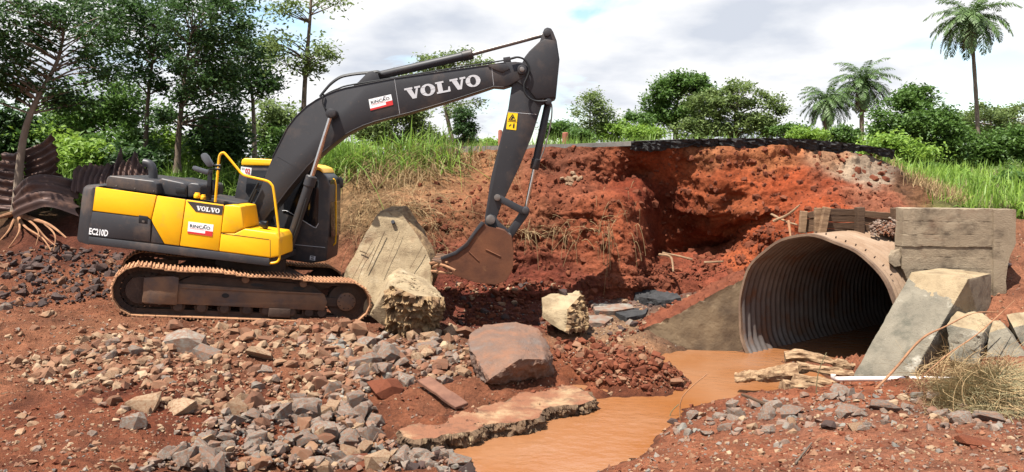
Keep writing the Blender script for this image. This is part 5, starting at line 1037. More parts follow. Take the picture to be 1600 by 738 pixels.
for zn, poly, cnt, s0, s1, mats_, lab, lift in ZN:
    us_, vs_ = [k[0] for k in poly], [k[1] for k in poly]; got = 0; tries = 0
    while got < cnt and tries < cnt * 8:
        tries += 1; u, v = rg.uniform(min(us_), max(us_)), rg.uniform(min(vs_), max(vs_))
        if not inpoly(u, v, poly): continue
        h = hit(u, v)
        if h is None or h.y > 25 or (h.z < -.04 and zn not in ('shore', 'heap')): continue
        if zn == 'field' and fbm(np.array([(h.x * .9, h.y * .9, 0.)]), 3, 91)[0] < rg.uniform(-.35, .4): continue
        got += 1; w = s0 * (s1 / s0) ** (rg.random() ** 3.0); px = F / h.y; r_ = w / px / 2
        if zn == 'gravel': h = P(u, v, 13.35 - (v - 362) * .01) + Vector((0, 0, 0))
        stones.append((w, zn, h, r_, rg.choice(mats_), lab, lift * rg.random()))
stones.sort(key=lambda s: -s[0]); NIND = 262
GN = {'wing': 'clods on the wing wall', 'platetop': 'clods on the concrete plate', 'heap': 'stones of the grey heap', 'field': 'stones in front of the excavator', 'low': 'stones on the lower left soil', 'mid': 'stones between track and boulder', 'shore': 'stones at the near water edge', 'plate': 'clods of the earth mound', 'right': 'stones along the right bank', 'rfront': 'stones of the right foreground', 'dark': 'dark stones behind the tracks', 'foot': 'clods under the bucket', 'ledge': 'stones high on the bank', 'gravel': 'gravel by the timber wall', 'scree': 'clods left of the culvert', 'flat': 'stones at the bank foot'}
ind = [s for s in stones[:NIND]] + [s for s in stones[NIND:] if s[1] == 'ledge'][:10]; rest = [s for s in stones[NIND:] if s[1] != 'ledge']
LAND = [(u, v, s_) for u, v, s_ in ((285,537,'the broad pale grey rock'),(403,557,'the cream angular rock'),(219,633,'the tan domed rock'),(281,637,'the pale tan block'),(207,660,'the bluish grey stone'),(360,640,'the lumpy orange rock'),(396,628,'the rounded brown rock'),(556,520,'the upright red stone'),(608,553,'the pale rock under the block'),(600,603,'the orange earth lump'),(290,715,'the big dark heap stone'),(325,720,'the slanted slab stone'),(395,726,'the flat dark red stone'),(545,664,'the pointed red stone'),(565,722,'the rusty puddle lump'),(690,622,'the rust brown plank'),(715,722,'the dark shore block'),(795,560,'the large boulder'),(635,480,'the broken concrete block'),(880,490,'the small concrete block'),(1312,614,'the blue grey stone'),(1240,647,'the pale wedge stone'),(1385,637,'the flat foreground stone'),(1505,655,'the concrete kerb piece'),(1148,634,'the bank edge stone'),(1020,470,'the black asphalt lump'),(100,440,'the shaded slope'),(370,480,'the near track'),(470,560,'the middle of the rubble'),(150,560,'the left rubble'),(450,690,'the middle of the grey heap'),(50,700,'the lower left corner'),(1000,580,'the earth mound'))]
CN = {'grey_stone': 'grey', 'brown_stone': 'brown', 'tan_stone': 'tan', 'dark_stone': 'dark', 'red_clod': 'red'}
def which(w, h, mt, zn):
    u = CU + F * h.x / h.y; v = VH + F * (HC - h.z) / h.y; du, dv_, nm = min(((u - a_, v - b_, s_) for a_, b_, s_ in LAND), key=lambda t: t[0] ** 2 + t[1] ** 2 * 2)
    side = ('just ' if abs(du) + abs(dv_) < 26 else '') + (('right of' if du > 0 else 'left of') if abs(du) > 1.1 * abs(dv_) else ('below' if dv_ > 0 else 'above'))
    diag = '' if min(abs(du), abs(dv_)) < .45 * max(abs(du), abs(dv_)) else ((' and slightly below' if dv_ > 0 else ' and slightly above') if abs(du) > 1.1 * abs(dv_) else (' and to the right of' if du > 0 else ' and to the left of'))
    sz = 'large' if w > 27 else 'medium' if w > 20 else 'small'
    return '%s %s %s %s%s %s' % (sz, CN[mt], 'clod' if mt == 'red_clod' else 'stone', side, diag, nm)
names = {}
for k_, s_ in enumerate(ind):
    if s_[1] != 'ledge': names.setdefault(which(s_[0], s_[2], s_[4], s_[1]), []).append(k_)
    else: names.setdefault('pale rounded stone in the small pile high on the bank', []).append(k_)
full = {}; ORD = ['leftmost', 'second from left', 'third from left', 'fourth from left', 'fifth from left', 'sixth from left', 'seventh from left', 'eighth from left', 'ninth from left', 'tenth from left']
for nm, ks in names.items():
    ks.sort(key=lambda k_: ind[k_][2].x / ind[k_][2].y)
    for r0_, k_ in enumerate(ks):
        t_ = nm if len(ks) == 1 else (ORD[min(r0_, 9)] if r0_ < len(ks) - 1 or r0_ > 9 else 'rightmost') + ' ' + nm
        if len(t_.split()) > 16: t_ = t_.replace(' and to the right of', '').replace(' and to the left of', '').replace(' and slightly below', '').replace(' and slightly above', '')
        full[k_] = t_.replace(' and to the right of', ', to the right of').replace(' and to the left of', ', to the left of').replace(' and slightly', ', slightly')
for k_, (w, zn, h, r_, mt, lab, lift) in enumerate(ind):
    lab = full[k_]
    o = link('stone' if mt != 'red_clod' else 'earth_clod', stone_mesh(rg.randrange(18), mt)); k = rg.uniform(.45, .85)
    o.rotation_euler = (rg.uniform(-.5, .5), rg.uniform(-.5, .5), rg.uniform(0, 6.28)); o.scale = (r_ * rg.uniform(.9, 1.2), r_ * rg.uniform(.65, .95), r_ * k); o.location = h + Vector((0, 0, r_ * k * .1 + lift)); tag(o, lab, 'stone' if mt != 'red_clod' else 'clod', GN[zn])
def scatter(name, items, mat, lib, label):
    Vs, Fs, off = [], [], 0
    for h, r_, lift, k in items:
        V, Fc = lib[rg.randrange(len(lib))]; M = np.array(rot(rg)); v = (V * np.array((r_ * rg.uniform(.85, 1.2), r_ * rg.uniform(.65, 1), r_ * k))) @ M.T + np.array(h) + np.array((0, 0, r_ * k * .12 + lift))
        Vs.append(v); Fs.append(Fc + off); off += len(V)
    o = sheet(name, np.concatenate(Vs), np.concatenate(Fs), mat); tag(o, label, kind='stuff'); return o
LBL = {'grey_stone': 'small grey broken stones strewn over the ground', 'brown_stone': 'small brown broken stones strewn over the ground', 'tan_stone': 'small tan broken stones strewn over the ground', 'dark_stone': 'small dark broken stones on the shaded slope', 'red_clod': 'small red earth clods strewn over the ground'}
for mt in LBL:
    it = [(h, r_, lift, rg.uniform(.5, .9)) for (w, zn, h, r_, m2, lab, lift) in rest if m2 == mt]
    if it: scatter('gravel' if mt != 'red_clod' else 'earth_clods', it, mt, HULLS, LBL[mt])
# grit: tiny crumbs over the near ground, also beyond the frame
fine = {k: [] for k in ('brown_stone', 'tan_stone', 'red_clod', 'grey_stone')}
for _ in range(26000):
    x = rg.uniform(-11, 9); y = 5.5 + 10.3 * rg.random() ** 1.25
    if y < abs(x) * .8: continue
    h = gr_at(x, y)
    if h < .02: continue
    fine[rg.choice(('brown_stone', 'brown_stone', 'tan_stone', 'red_clod', 'red_clod', 'grey_stone'))].append((Vector((x, y, h)), rg.uniform(.006, .026) * (1 + .8 * (rg.random() < .12)), 0, .8))
for mt, it in fine.items(): scatter('grit', it, mt, TINY, 'fine %s grit over the near ground' % mt.split('_')[0])
# crumbs stuck on the bank face
it = []
for _ in range(2600):
    u, v = rg.uniform(640, 1400), rg.uniform(232, 470); d = ray(u, v).normalized(); k = KB.ray_cast(Vector((0, 0, HC)), d)
    if k[0] is None: continue
    w = 2.5 * (14 / 2.5) ** (rg.random() ** 3.2); it.append((k[0], w / (F / k[0].y) / 2, 0, .9))
scatter('earth_clods', it, 'red_clod', HULLS, 'small clods clinging to the red bank')
# ------------------------------------------------------------------ plants
def unit(rg, n):
    v = rg.normal(size=(n, 3)); return v / np.linalg.norm(v, axis=1, keepdims=True)
def leaf_quads(C, size, rg, upbias=.5, asp=.48, droop=None):
    n = len(C); nr = unit(rg, n); nr[:, 2] = np.abs(nr[:, 2]) + upbias; nr /= np.linalg.norm(nr, axis=1, keepdims=True)
    t = np.cross(nr, unit(rg, n)); t /= np.linalg.norm(t, axis=1, keepdims=True) + 1e-9; b = np.cross(nr, t)
    L = (size * rg.uniform(.6, 1.3, n))[:, None]; w = L * asp
    V = np.stack([C - t * L * .5, C + b * w * .5 + nr * L * .06, C + t * L * .5, C - b * w * .5 + nr * L * .06], 1).reshape(-1, 3)
    return V, np.arange(4 * n).reshape(n, 4)
def tree(name, trunk, r0, blobs, ncl, nleaf, lsize, leaf, label, cat='tree', group=None, bark='bark', seed=0, clump=.42, branch=True, flat=.7, roots=None, fill=1.0):
    """trunk: points; blobs: (centre, (rx, ry, rz)); ncl leaf clumps spread in the blobs, each carried by a limb"""
    rg = np.random.default_rng(seed); t = [Vector(p_) for p_ in trunk]; root = thing(name, tuple(t[0]), label, cat, group)
    m = MB(); c = curve(t, 5); n = len(c); rad = [r0 * (1 - .72 * i / (n - 1)) * (1 + .5 * max(0, 1 - i / 2.2)) for i in range(n)]; m.tube(c, rad, 9)
    vol = np.array([b_[1][0] * b_[1][1] * b_[1][2] for b_ in blobs]) ** .7; pr = vol / vol.sum(); cs = []
    for k in rg.choice(len(blobs), ncl, p=pr):
        ce, r_ = blobs[k]; d = unit(rg, 1)[0] * rg.uniform(.25, 1) ** .45; cs.append(np.array(tuple(ce)) + d * np.array(r_))
    if branch:
        for q_ in cs[:90]:
            q_ = Vector(q_); best = min(range(n // 3, n), key=lambda i: (c[i] - q_).length + max(0, c[i].z - q_.z + .3) * 1.5); a_ = c[best]; L = (q_ - a_).length
            if L < .1: continue
            mid = a_.lerp(q_, .5) + Vector((rg.normal() * .08, rg.normal() * .08, rg.uniform(-.02, .14))) * L; rb = min(rad[best] * .6, .012 + .011 * L)
            m.tube(curve([a_, mid, q_], 3), [rb * (1 - .8 * i / 6) for i in range(7)], 5, cap=False)
    m.build('trunk', bark, root, smooth=60)
    C = []
    for q_ in cs:
        k = int(nleaf / ncl * rg.uniform(.5, 1.5)); s = clump * rg.uniform(.6, 1.35); p_ = rg.normal(size=(k, 3)) * np.array((s, s, s * flat)) * .55
        C.append(q_ + p_)
    C = np.concatenate(C); V, Fc = leaf_quads(C, lsize, rg); sheet('crown', V, Fc, leaf, root)
    if roots:
        for pts, ra in roots:
            m = MB(); cc = curve(pts, 5); m.tube(cc, [ra * (1 - .85 * i / (len(cc) - 1)) + .004 for i in range(len(cc))], 7); m.build('root', 'root', root)
    return root
def B(u, v, Y, ru, rv, ry=None):
    k = Y / F; return (P(u, v, Y), (ru * k, (ry if ry is not None else ru * k), rv * k))
def TP(*pts): return [P(*p_) for p_ in pts]
LG = 'tall dark trees behind the excavator'
tree('tree', TP((25,338,17.0),(29,280,17.0),(36,220,17.0),(48,178,17.0),(66,140,17.1),(90,95,17.2),(100,50,17.2)), .095, [B(40,95,17.0,85,55,1.3),B(130,45,17.3,75,50,1.3),B(20,20,16.8,70,45,1.2),B(75,140,17.2,70,35,1.0),B(-20,110,16.8,50,60,1),B(150,95,17.4,45,30,.8)], 80, 10500, .12, 'leaf_dark', 'leaning tree with exposed roots at the left edge', group=LG, bark='pale_bark', seed=1, clump=.33,
     roots=[(TP((26,333,16.9),(50,342,16.5),(78,352,16.1),(104,372,15.7)), .06), (TP((24,334,16.9),(5,338,16.5),(-20,346,16.2)), .07), (TP((27,335,16.9),(40,355,16.4),(66,372,16.1),(80,392,15.8)), .03), (TP((30,335,16.9),(52,350,16.3),(72,372,16.1),(88,385,15.9)), .025), (TP((24,336,16.9),(14,360,16.3),(-6,382,16.0)), .03), (TP((28,336,16.9),(30,362,16.2),(10,392,15.9)), .025), (TP((70,350,16.2),(86,368,15.9),(84,392,15.7)), .02), (TP((26,336,16.9),(46,346,16.4),(60,362,16.1),(56,384,15.9)), .02)])
tree('tree', TP((226,262,21),(228,215,21),(231,160,21),(238,100,21),(245,50,21)), .075, [B(225,45,21,85,55,2),B(170,25,21,60,40,1.6),B(280,30,21,60,40,1.6),B(245,110,21,50,45,1.4)], 64, 9000, .13, 'leaf_dark', 'dark slim tree behind the exhaust pipe', group=LG, seed=2, clump=.40)
tree('tree', TP((277,270,19.6),(279,215,19.6),(284,165,19.6),(290,110,19.6),(300,50,19.6)), .085, [B(320,30,19.6,85,50,1.8),B(370,75,19.8,48,42,1.2),B(300,90,19.6,55,45,1.3),B(335,150,19.8,50,40,1.2),B(262,165,19.4,30,30,.8),B(345,195,19.8,40,22,.8)], 86, 10500, .125, 'leaf_dark', 'large dark tree with open crown left of the boom', group=LG, seed=3, clump=.34)
tree('tree', TP((158,270,23),(160,235,23),(163,205,23),(165,170,23)), .10, [B(165,155,23,50,36,1.6),B(120,185,23,40,30,1.4),B(210,175,23,40,32,1.4)], 46, 7000, .16, 'leaf_mid', 'round green tree between the two slim dark trunks', group=LG, seed=4, clump=.45)
tree('tree', TP((474,260,22),(474,190,22),(477,120,22),(482,60,22),(486,0,22),(484,-60,22)), .085, [B(438,72,22,34,14,.7),B(505,84,22,26,12,.7),B(455,12,22,34,12,.7),B(512,2,22,34,12,.7),B(478,100,22,22,12,.5),B(440,95,22,20,10,.5)], 34, 2600, .13, 'leaf_olive', 'tall thin nearly bare tree rising left of the boom', group=LG, bark='bark', seed=5, clump=.36)
tree('tree', TP((398,262,24),(397,210,24),(394,150,24),(384,105,24)), .09, [B(385,95,24,34,30,.9),B(410,130,24,26,24,.8),B(372,140,24,26,22,.8),B(405,70,24,26,20,.8)], 36, 3600, .16, 'leaf_dark', 'slender tree with pale trunk right of the large dark tree', group=LG, bark='pale_bark', seed=6, clump=.40)
tree('tree', TP((432,262,27),(432,230,27),(430,195,27),(428,170,27)), .07, [B(430,172,27,26,22,1),B(445,200,27,22,22,.9),B(412,205,27,22,22,.9)], 30, 3400, .18, 'leaf_olive', 'small pale green tree at the left of the boom foot', group=LG, seed=7, clump=.5)
UG = 'leafy shrubs under the trees on the left'
for i, (u, v, Y, ru, rv, lf_, lab) in enumerate(((60,240,20.5,60,36,'leaf_bright','bright sunlit shrub behind the crumpled steel sheet'),(8,215,20,40,50,'leaf_dark','dark shrub at the far left edge'),(125,255,20,48,30,'leaf_bright','green shrub behind the curved steel sheet'),(185,235,21.5,50,38,'leaf_mid','green shrub left of the exhaust pipe'),(255,235,23,40,26,'leaf_bright','sunlit shrub between the two dark trunks'),(320,240,22,44,28,'leaf_bright','green shrub behind the mirrors'),(345,215,21,32,30,'leaf_dark','dark shrub under the open crowned tree'),(100,205,24,40,26,'leaf_bright','pale sunlit shrub beyond the leaning tree'),(445,232,26,40,24,'leaf_mid','green shrub behind the boom foot'),(210,262,20,36,20,'leaf_dark','low dark shrub behind the engine hood'))):
    b0 = P(u, v + rv, Y); z0 = gz_at(b0.x, b0.y); base = Vector((b0.x, b0.y, min(z0, b0.z + .3)))
    tree('shrub', [base, base.lerp(P(u, v, Y), .5), P(u, v - rv * .3, Y)], .05, [B(u, v, Y, ru, rv, ru * Y / F * .8)], 40, 5200, .17, lf_, lab, 'shrub', UG, seed=20 + i, clump=.36)
MG = 'trees beyond the road'
def far_tree(i, base, trunk, blobs, ncl, nl, ls, lf_, lab, cl=.8, name='tree', r0=.2, bark='bark', group=MG): return tree(name, TP(*([base] + trunk)), r0, blobs, ncl, int(nl * 1.5), ls * .82, lf_, lab, 'tree' if name == 'tree' else 'shrub', group, bark, 60 + i, cl * .8, flat=.6)
far_tree(0, (716,250,48), [(706,215,48),(696,170,48),(690,130,48),(684,100,48)], [B(672,100,48,40,16,1.4),B(730,96,48,34,13,1.3),B(648,118,48,22,10,1),B(756,165,48,26,10,1),B(715,170,48,22,10,1)], 40, 2500, .27, 'leaf_olive', 'feathery flat crowned tree behind the boom', .75, r0=.17, bark='pale_bark')
far_tree(1, (612,252,40), [(612,220,40),(610,190,40)], [B(610,195,40,48,38,1.6),B(578,205,40,26,22,1),B(650,212,40,28,20,1),B(640,175,40,22,16,.8)], 60, 8000, .24, 'leaf_olive', 'broad grey green tree under the boom', .6)
far_tree(2, (725,250,44), [(725,220,44),(724,180,44)], [B(725,215,44,17,24,.6),B(724,182,44,10,20,.4),B(726,200,44,14,24,.5)], 34, 4200, .20, 'leaf_dark', 'narrow conical dark green tree left of the arm', .38)
far_tree(3, (876,240,70), [(876,222,70),(876,208,70)], [B(876,202,70,25,9,1.6),B(862,208,70,12,8,1)], 24, 3000, .34, 'leaf_mid', 'small flat topped tree right of the bucket cylinder', .7, r0=.16)
far_tree(4, (925,240,60), [(924,215,60),(922,190,60),(922,165,60)], [B(920,160,60,26,14,1.2),B(938,180,60,22,14,1),B(908,185,60,16,10,1),B(930,205,60,22,14,1)], 36, 2900, .28, 'leaf_olive', 'thin sparse tree standing alone above the road', .7, r0=.13, bark='pale_bark')
far_tree(5, (1056,240,66), [(1056,210,66),(1056,180,66),(1060,150,66)], [B(1072,130,66,34,13,2),B(1036,145,66,26,20,1.8),B(1100,140,66,24,14,1.6),B(1024,175,66,22,26,1.6),B(1060,180,66,36,22,2)], 70, 10500, .36, 'leaf_mid', 'large dark rounded tree above the middle of the bank', .85, r0=.3)
far_tree(6, (1150,240,62), [(1150,210,62),(1150,180,62),(1152,150,62)], [B(1150,150,62,46,24,2),B(1190,180,62,28,26,1.6),B(1110,180,62,50,36,2.2),B(1160,200,62,52,24,2),B(1080,205,62,36,22,1.6)], 95, 14000, .33, 'leaf_olive', 'broad pale leaved tree right of the dark rounded one', .85, r0=.3)
for i, (u, v, Y, ru, rv, lf_, lab) in enumerate(((955,205,60,28,15,'leaf_bright','bright shrub behind the pale road edge'),(995,195,62,24,22,'leaf_mid','palm like dark shrub left of the large rounded tree'),(1010,212,58,30,12,'leaf_bright','light green low shrub at the road edge'),(1230,208,60,32,12,'leaf_mid','shrub between the broad tree and the palms'),(1260,214,56,28,9,'leaf_bright','low light shrub at the foot of the palms'),(1318,212,58,24,14,'leaf_mid','shrub between the two left palms'),(672,226,50,30,12,'leaf_olive','low shrub beneath the feathery tree'),(770,228,56,44,10,'leaf_bright','low light shrub seen left of the arm'),(545,240,34,30,12,'leaf_bright','low green shrub under the boom bend'),(905,216,56,20,10,'leaf_mid','low shrub beside the sparse tree'))):
    far_tree(20 + i, (u, v + rv + 14, Y), [(u, v + rv * .5, Y), (u, v, Y)], [B(u, v, Y, ru, rv, 1.4)], 26, 2600, .30, lf_, lab, .6, 'shrub', r0=.06, group='shrubs beyond the road')
RG = 'trees at the right edge of the meadow'
for i, (u, v, Y, ru, rv, lf_, lab, ex_) in enumerate(((1412,190,58,42,48,'leaf_mid','tall leafy tree right of the second palm',[(1430,155,24,20),(1395,215,34,36)]),(1462,212,55,30,42,'leaf_mid','leaning tree between two lighter ones',[(1450,190,22,26),(1478,240,26,22)]),(1548,190,66,48,28,'leaf_olive','broad green tree behind the tall palm',[(1590,190,40,30),(1510,200,30,26)]),(1590,235,54,36,36,'leaf_mid','green tree at the far right edge',[(1565,250,30,24)]),(1510,238,56,30,32,'leaf_mid','green bushy tree left of the tall palm trunk',[(1495,258,26,18)]),(1385,240,50,30,26,'leaf_bright','light green bush beyond the end of the asphalt',[(1420,246,30,20)]))):
    far_tree(40 + i, (u, 282, Y), [(u, v + rv * .6, Y), (u, v, Y)], [B(u, v, Y, ru, rv, 2)] + [B(a_, b_, Y, c_, d_, 1.4) for a_, b_, c_, d_ in ex_], 60, 8000, .36, lf_, lab, .85, group=RG)
# palms
def palm(base, top_, r0, nf, fl, label, seed, skirt=0, lean=0.0, up=1.1):
    rg = np.random.default_rng(seed); b_, t_ = Vector(base), Vector(top_); root = thing('palm_tree', tuple(b_), label, 'palm tree', 'palm trees on the right')
    m = MB(); c = curve([b_, b_.lerp(t_, .35) + Vector((lean, 0, 0)), b_.lerp(t_, .7) + Vector((lean * .8, 0, 0)), t_], 8); n = len(c)
    m.tube(c, [r0 * (1.15 - .4 * i / n + .06 * math.sin(i * 2.1)) for i in range(n)], 10); m.build('trunk', 'pale_bark', root, smooth=60)
    for kind in (0, 1):
        Vs, Fs, off = [], [], 0; cnt = nf if kind == 0 else skirt
        for k in range(cnt):
            az = 2.39996 * k + rg.normal() * .12; el = (up * (1 - (k / max(1, cnt - 1)) ** .8 * 1.35) + rg.normal() * .1) if kind == 0 else rg.uniform(-1.3, -.9)
            L = fl * rg.uniform(.8, 1.1) * (1 if kind == 0 else .75); ns_ = 14; p_ = np.array(tuple(t_)); h = np.array((math.cos(az), math.sin(az), 0)); e = el; pts = [p_.copy()]
            for s in range(ns_):
                e -= (.07 if kind == 0 else .05) * (1 + s / ns_); e = max(e, -1.5); p_ = p_ + (h * math.cos(e) + np.array((0, 0, math.sin(e)))) * L / ns_; pts.append(p_.copy())
            pts = np.array(pts); sd_ = np.array((-math.sin(az), math.cos(az), 0)); nl_ = 44
            for s in range(nl_):
                f = (s + .5) / nl_; x = f * ns_; i = int(x); q_ = pts[i] + (pts[min(i + 1, ns_)] - pts[i]) * (x - i); tg = pts[min(i + 1, ns_)] - pts[max(i - 1, 0)]; tg /= np.linalg.norm(tg)
                ll = L * .20 * math.sin(math.pi * min(1, .12 + f * .86)) ** .6
                for sg in (-1, 1):
                    d = sd_ * sg * .8 + tg * .55 + np.array((0, 0, rg.uniform(-.5, .25))); d /= np.linalg.norm(d); w = np.cross(d, tg); w = np.cross(d, w); w = w / (np.linalg.norm(w) + 1e-9) * .034 * fl / 3
                    tip = q_ + d * ll + np.array((0, 0, -.25 * ll)); md = q_ + d * ll * .5
                    Vs += [q_ - w * .6, md + w, tip, md - w]; Fs.append((off, off + 1, off + 2, off + 3)); off += 4
            for s in range(ns_):
                w = sd_ * .02 * fl / 3; Vs += [pts[s] - w, pts[s] + w, pts[s + 1] + w, pts[s + 1] - w]; Fs.append((off, off + 1, off + 2, off + 3)); off += 4
        if cnt: sheet('crown' if kind == 0 else 'dead_fronds', np.array(Vs), np.array(Fs), 'palm_leaf' if kind == 0 else 'palm_dead', root)
    return root
palm(P(1530,292,60), P(1516,26,60), .15, 42, 3.5, 'tall palm with a bare slim trunk at the right', 1, 10, .12, up=1.25)
palm(P(1346,236,74), P(1347,128,74), .20, 46, 3.5, 'middle height palm with a full round crown above the bank', 2, 14, up=1.45)
palm(P(1288,236,72), P(1294,158,72), .28, 50, 2.9, 'low shaggy palm left of the round crowned one', 3, 34, up=1.35)

# ------------------------------------------------------------------ grass
def blades(name, pos, h, w, mat, label, rg, lean=.5, seg=3, up=None, curl=.5):
    n = len(pos); pos = np.asarray(pos, float); az = rg.uniform(0, 2 * math.pi, n); hh = h * rg.uniform(.55, 1.25, n); ln = np.abs(rg.normal(size=n)) * lean; ww = w * rg.uniform(.6, 1.3, n)
    d = np.stack([np.cos(az), np.sin(az), np.zeros(n)], 1); sd_ = np.stack([-np.sin(az), np.cos(az), np.zeros(n)], 1); Vs = []
    for s in range(seg + 1):
        f = s / seg; out = hh * (ln * f * .6 + curl * ln * f ** 2.2); z = hh * f * np.sqrt(np.clip(1 - (np.minimum(ln, 1.6) * f * .6) ** 2, .04, 1)) - hh * curl * ln * f ** 3 * .5
        c = pos + d * out[:, None]; c[:, 2] += z; wd = (ww * (1 - .92 * f ** 1.5))[:, None] * sd_ * .5; Vs += [c - wd, c + wd]
    V = np.stack(Vs, 1).reshape(-1, 3); k = 2 * (seg + 1); b0 = np.arange(n)[:, None] * k
    Fc = np.concatenate([b0 + np.array((2 * s, 2 * s + 1, 2 * s + 3, 2 * s + 2)) for s in range(seg)], 0)
    return tag(sheet(name, V, Fc, mat), label, kind='stuff')
rg = np.random.default_rng(77)
def on_ground(n, f):
    out = []
    while len(out) < n:
        x, y = f(); z = gz_at(x, y); out.append((x, y, z - .03))
    return out
def clumped(cx, cy, sx_, sy_, nclump, per, spread):
    out = []
    for _ in range(nclump):
        x0, y0 = rg.uniform(cx - sx_, cx + sx_), rg.uniform(cy - sy_, cy + sy_)
        for _ in range(per):
            x, y = x0 + rg.normal() * spread, y0 + rg.normal() * spread; out.append((x, y, gz_at(x, y) - .03))
    return out
# meadow on the right
pos = []
for _ in range(24000):
    y = 16.5 + 45 * rg.random() ** 2.0; u = rg.uniform(1375, 1840); x = (u - 800) / F * y; z = gr_at(x, y)
    if z < 2.0: continue
    pos.append((x, y, z - .03))
pos = np.array(pos); pat = fbm(pos * np.array((.5, .5, 0)), 3, 7) + rg.normal(size=len(pos)) * .12
blades('meadow_grass', pos[pat < .05], .42, .03, 'grass_green', 'bright green meadow grass on the right', rg, .6)
blades('meadow_grass', pos[(pat >= .05) & (pat < .3)], .75, .045, 'leaf_bright', 'taller broad bladed grass in the right meadow', rg, .7, curl=.9)
blades('meadow_grass', pos[pat >= .3], .5, .02, 'hay', 'drying yellowish grass in the right meadow', rg, .7, curl=.9)
for i, (u, v, Y, ru, rv, lf_, lab) in enumerate(((1400,268,30,22,12,'leaf_bright','low leafy weed patch at the end of the asphalt'),(1450,272,34,26,12,'leaf_mid','low dark weed patch left in the meadow'),(1570,272,36,26,12,'leaf_olive','greyish low bush right of the tall palm'),(1490,292,24,16,8,'leaf_bright','small bright weed in the near meadow'),(1585,300,22,16,9,'leaf_mid','small weed at the right edge of the meadow'))):
    b0 = P(u, v + rv, Y); base = Vector((b0.x, b0.y, gr_at(b0.x, b0.y))); up_ = P(u, v, Y).z - base.z; cz = base.z + max(.25, min(up_, .7))
    tree('weed_patch', [base, Vector((base.x, base.y, cz - .1)), Vector((base.x, base.y, cz))], .02, [(Vector((base.x, base.y, cz)), (ru * Y / F, .5, rv * Y / F))], 22, 1500, .15, lf_, lab, 'shrub', 'weeds in the meadow', seed=160 + i, clump=.22)
blades('meadow_grass', clumped(10.2, 18.0, 1.3, 1.3, 70, 40, .18), .36, .014, 'grass_dry', 'dry pale grass at the end of the bank', rg, .9)
# tall green grass left of the road, between the cab and the bank
pos = clumped(-3.2, 20.2, 1.4, 0.9, 38, 22, .14)
blades('tall_grass', pos, .82, .038, 'grass_green', 'tall arching green grass behind the cab', rg, .8, 6, curl=1.3)
blades('tall_grass', clumped(-3.0, 20.0, 1.5, 1.0, 24, 14, .12), .95, .045, 'leaf_bright', 'broad bladed grass tufts behind the cab', rg, .8, 6, curl=1.3)
blades('tall_grass', clumped(-6.5, 20.5, 2.2, 1.4, 80, 26, .2), .95, .036, 'grass_green', 'tall green grass behind the boom foot', rg, .7, 5, curl=1.1)
blades('undergrowth', clumped(-14.5, 20.8, 6.5, 2.8, 300, 32, .26), .8, .036, 'grass_green', 'green undergrowth between the trees on the left', rg, .55, 4, curl=.7)
blades('roadside_grass', clumped(3.5, 24, 6, 4, 120, 18, .25), .45, .03, 'grass_green', 'short grass beyond the road', rg, .5)
# dry grass matted over the slope left of the arm
def on_bank(u0, u1, v0, v1, n, per, spread):
    out = []
    for _ in range(n):
        k = KB.ray_cast(Vector((0, 0, HC)), ray(rg.uniform(u0, u1), rg.uniform(v0, v1)).normalized())
        if k[0] is None: continue
        for _ in range(per): out.append(tuple(k[0] + Vector((rg.normal() * spread, rg.normal() * spread * .3 - .03, rg.normal() * spread * .3))))
    return out
blades('dry_grass', on_bank(540, 690, 240, 300, 60, 22, .12), .55, .014, 'grass_dry', 'dry straw coloured grass on top of the slope', rg, 1.0, 5, curl=1.4)
blades('dry_grass', on_bank(620, 780, 236, 270, 40, 14, .12), .5, .012, 'grass_dry', 'dry grass along the road edge', rg, 1.1, 4, curl=1.4)
def strands(name, zones, mat, label, rad=.0045):
    m = MB()
    for (u0, u1, v0, v1, n, L, side) in zones:
        for _ in range(n):
            k = KB.ray_cast(Vector((0, 0, HC)), ray(rg.uniform(u0, u1), rg.uniform(v0, v1)).normalized())
            if k[0] is None: continue
            p_ = k[0] + Vector((0, -.04, .02)); l_ = L * rg.uniform(.5, 1.4); dx = rg.normal() * side * l_; a_ = rg.uniform(.05, .3) * l_
            m.tube(curve([p_, p_ + Vector((dx * .3, -a_, .08 * l_)), p_ + Vector((dx * .7, -a_ * 1.3, -.35 * l_)), p_ + Vector((dx, -a_ * 1.1, -l_))], 3), rad * rg.uniform(.6, 1.3), 4, cap=False)
    return tag(m.build(name, mat, at=(0, 0, 0), smooth=60), label, kind='stuff')
strands('dry_roots', [(540,700,300,400,110,.5,.9),(560,760,310,350,50,.5,1.0),(760,800,330,380,10,.5,.9),(810,835,345,365,10,.9,.25),(845,900,345,365,10,.5,.9),(880,960,350,385,10,.5,.9),(935,958,350,370,9,1.0,.15),(930,1000,280,400,22,.5,.3)], 'grass_dry', 'dry roots and straw hanging over the eroded slope')
strands('dry_roots', [(540,740,260,330,60,.6,1.4)], 'grass_dry', 'long straw strands lying on the slope', .008)
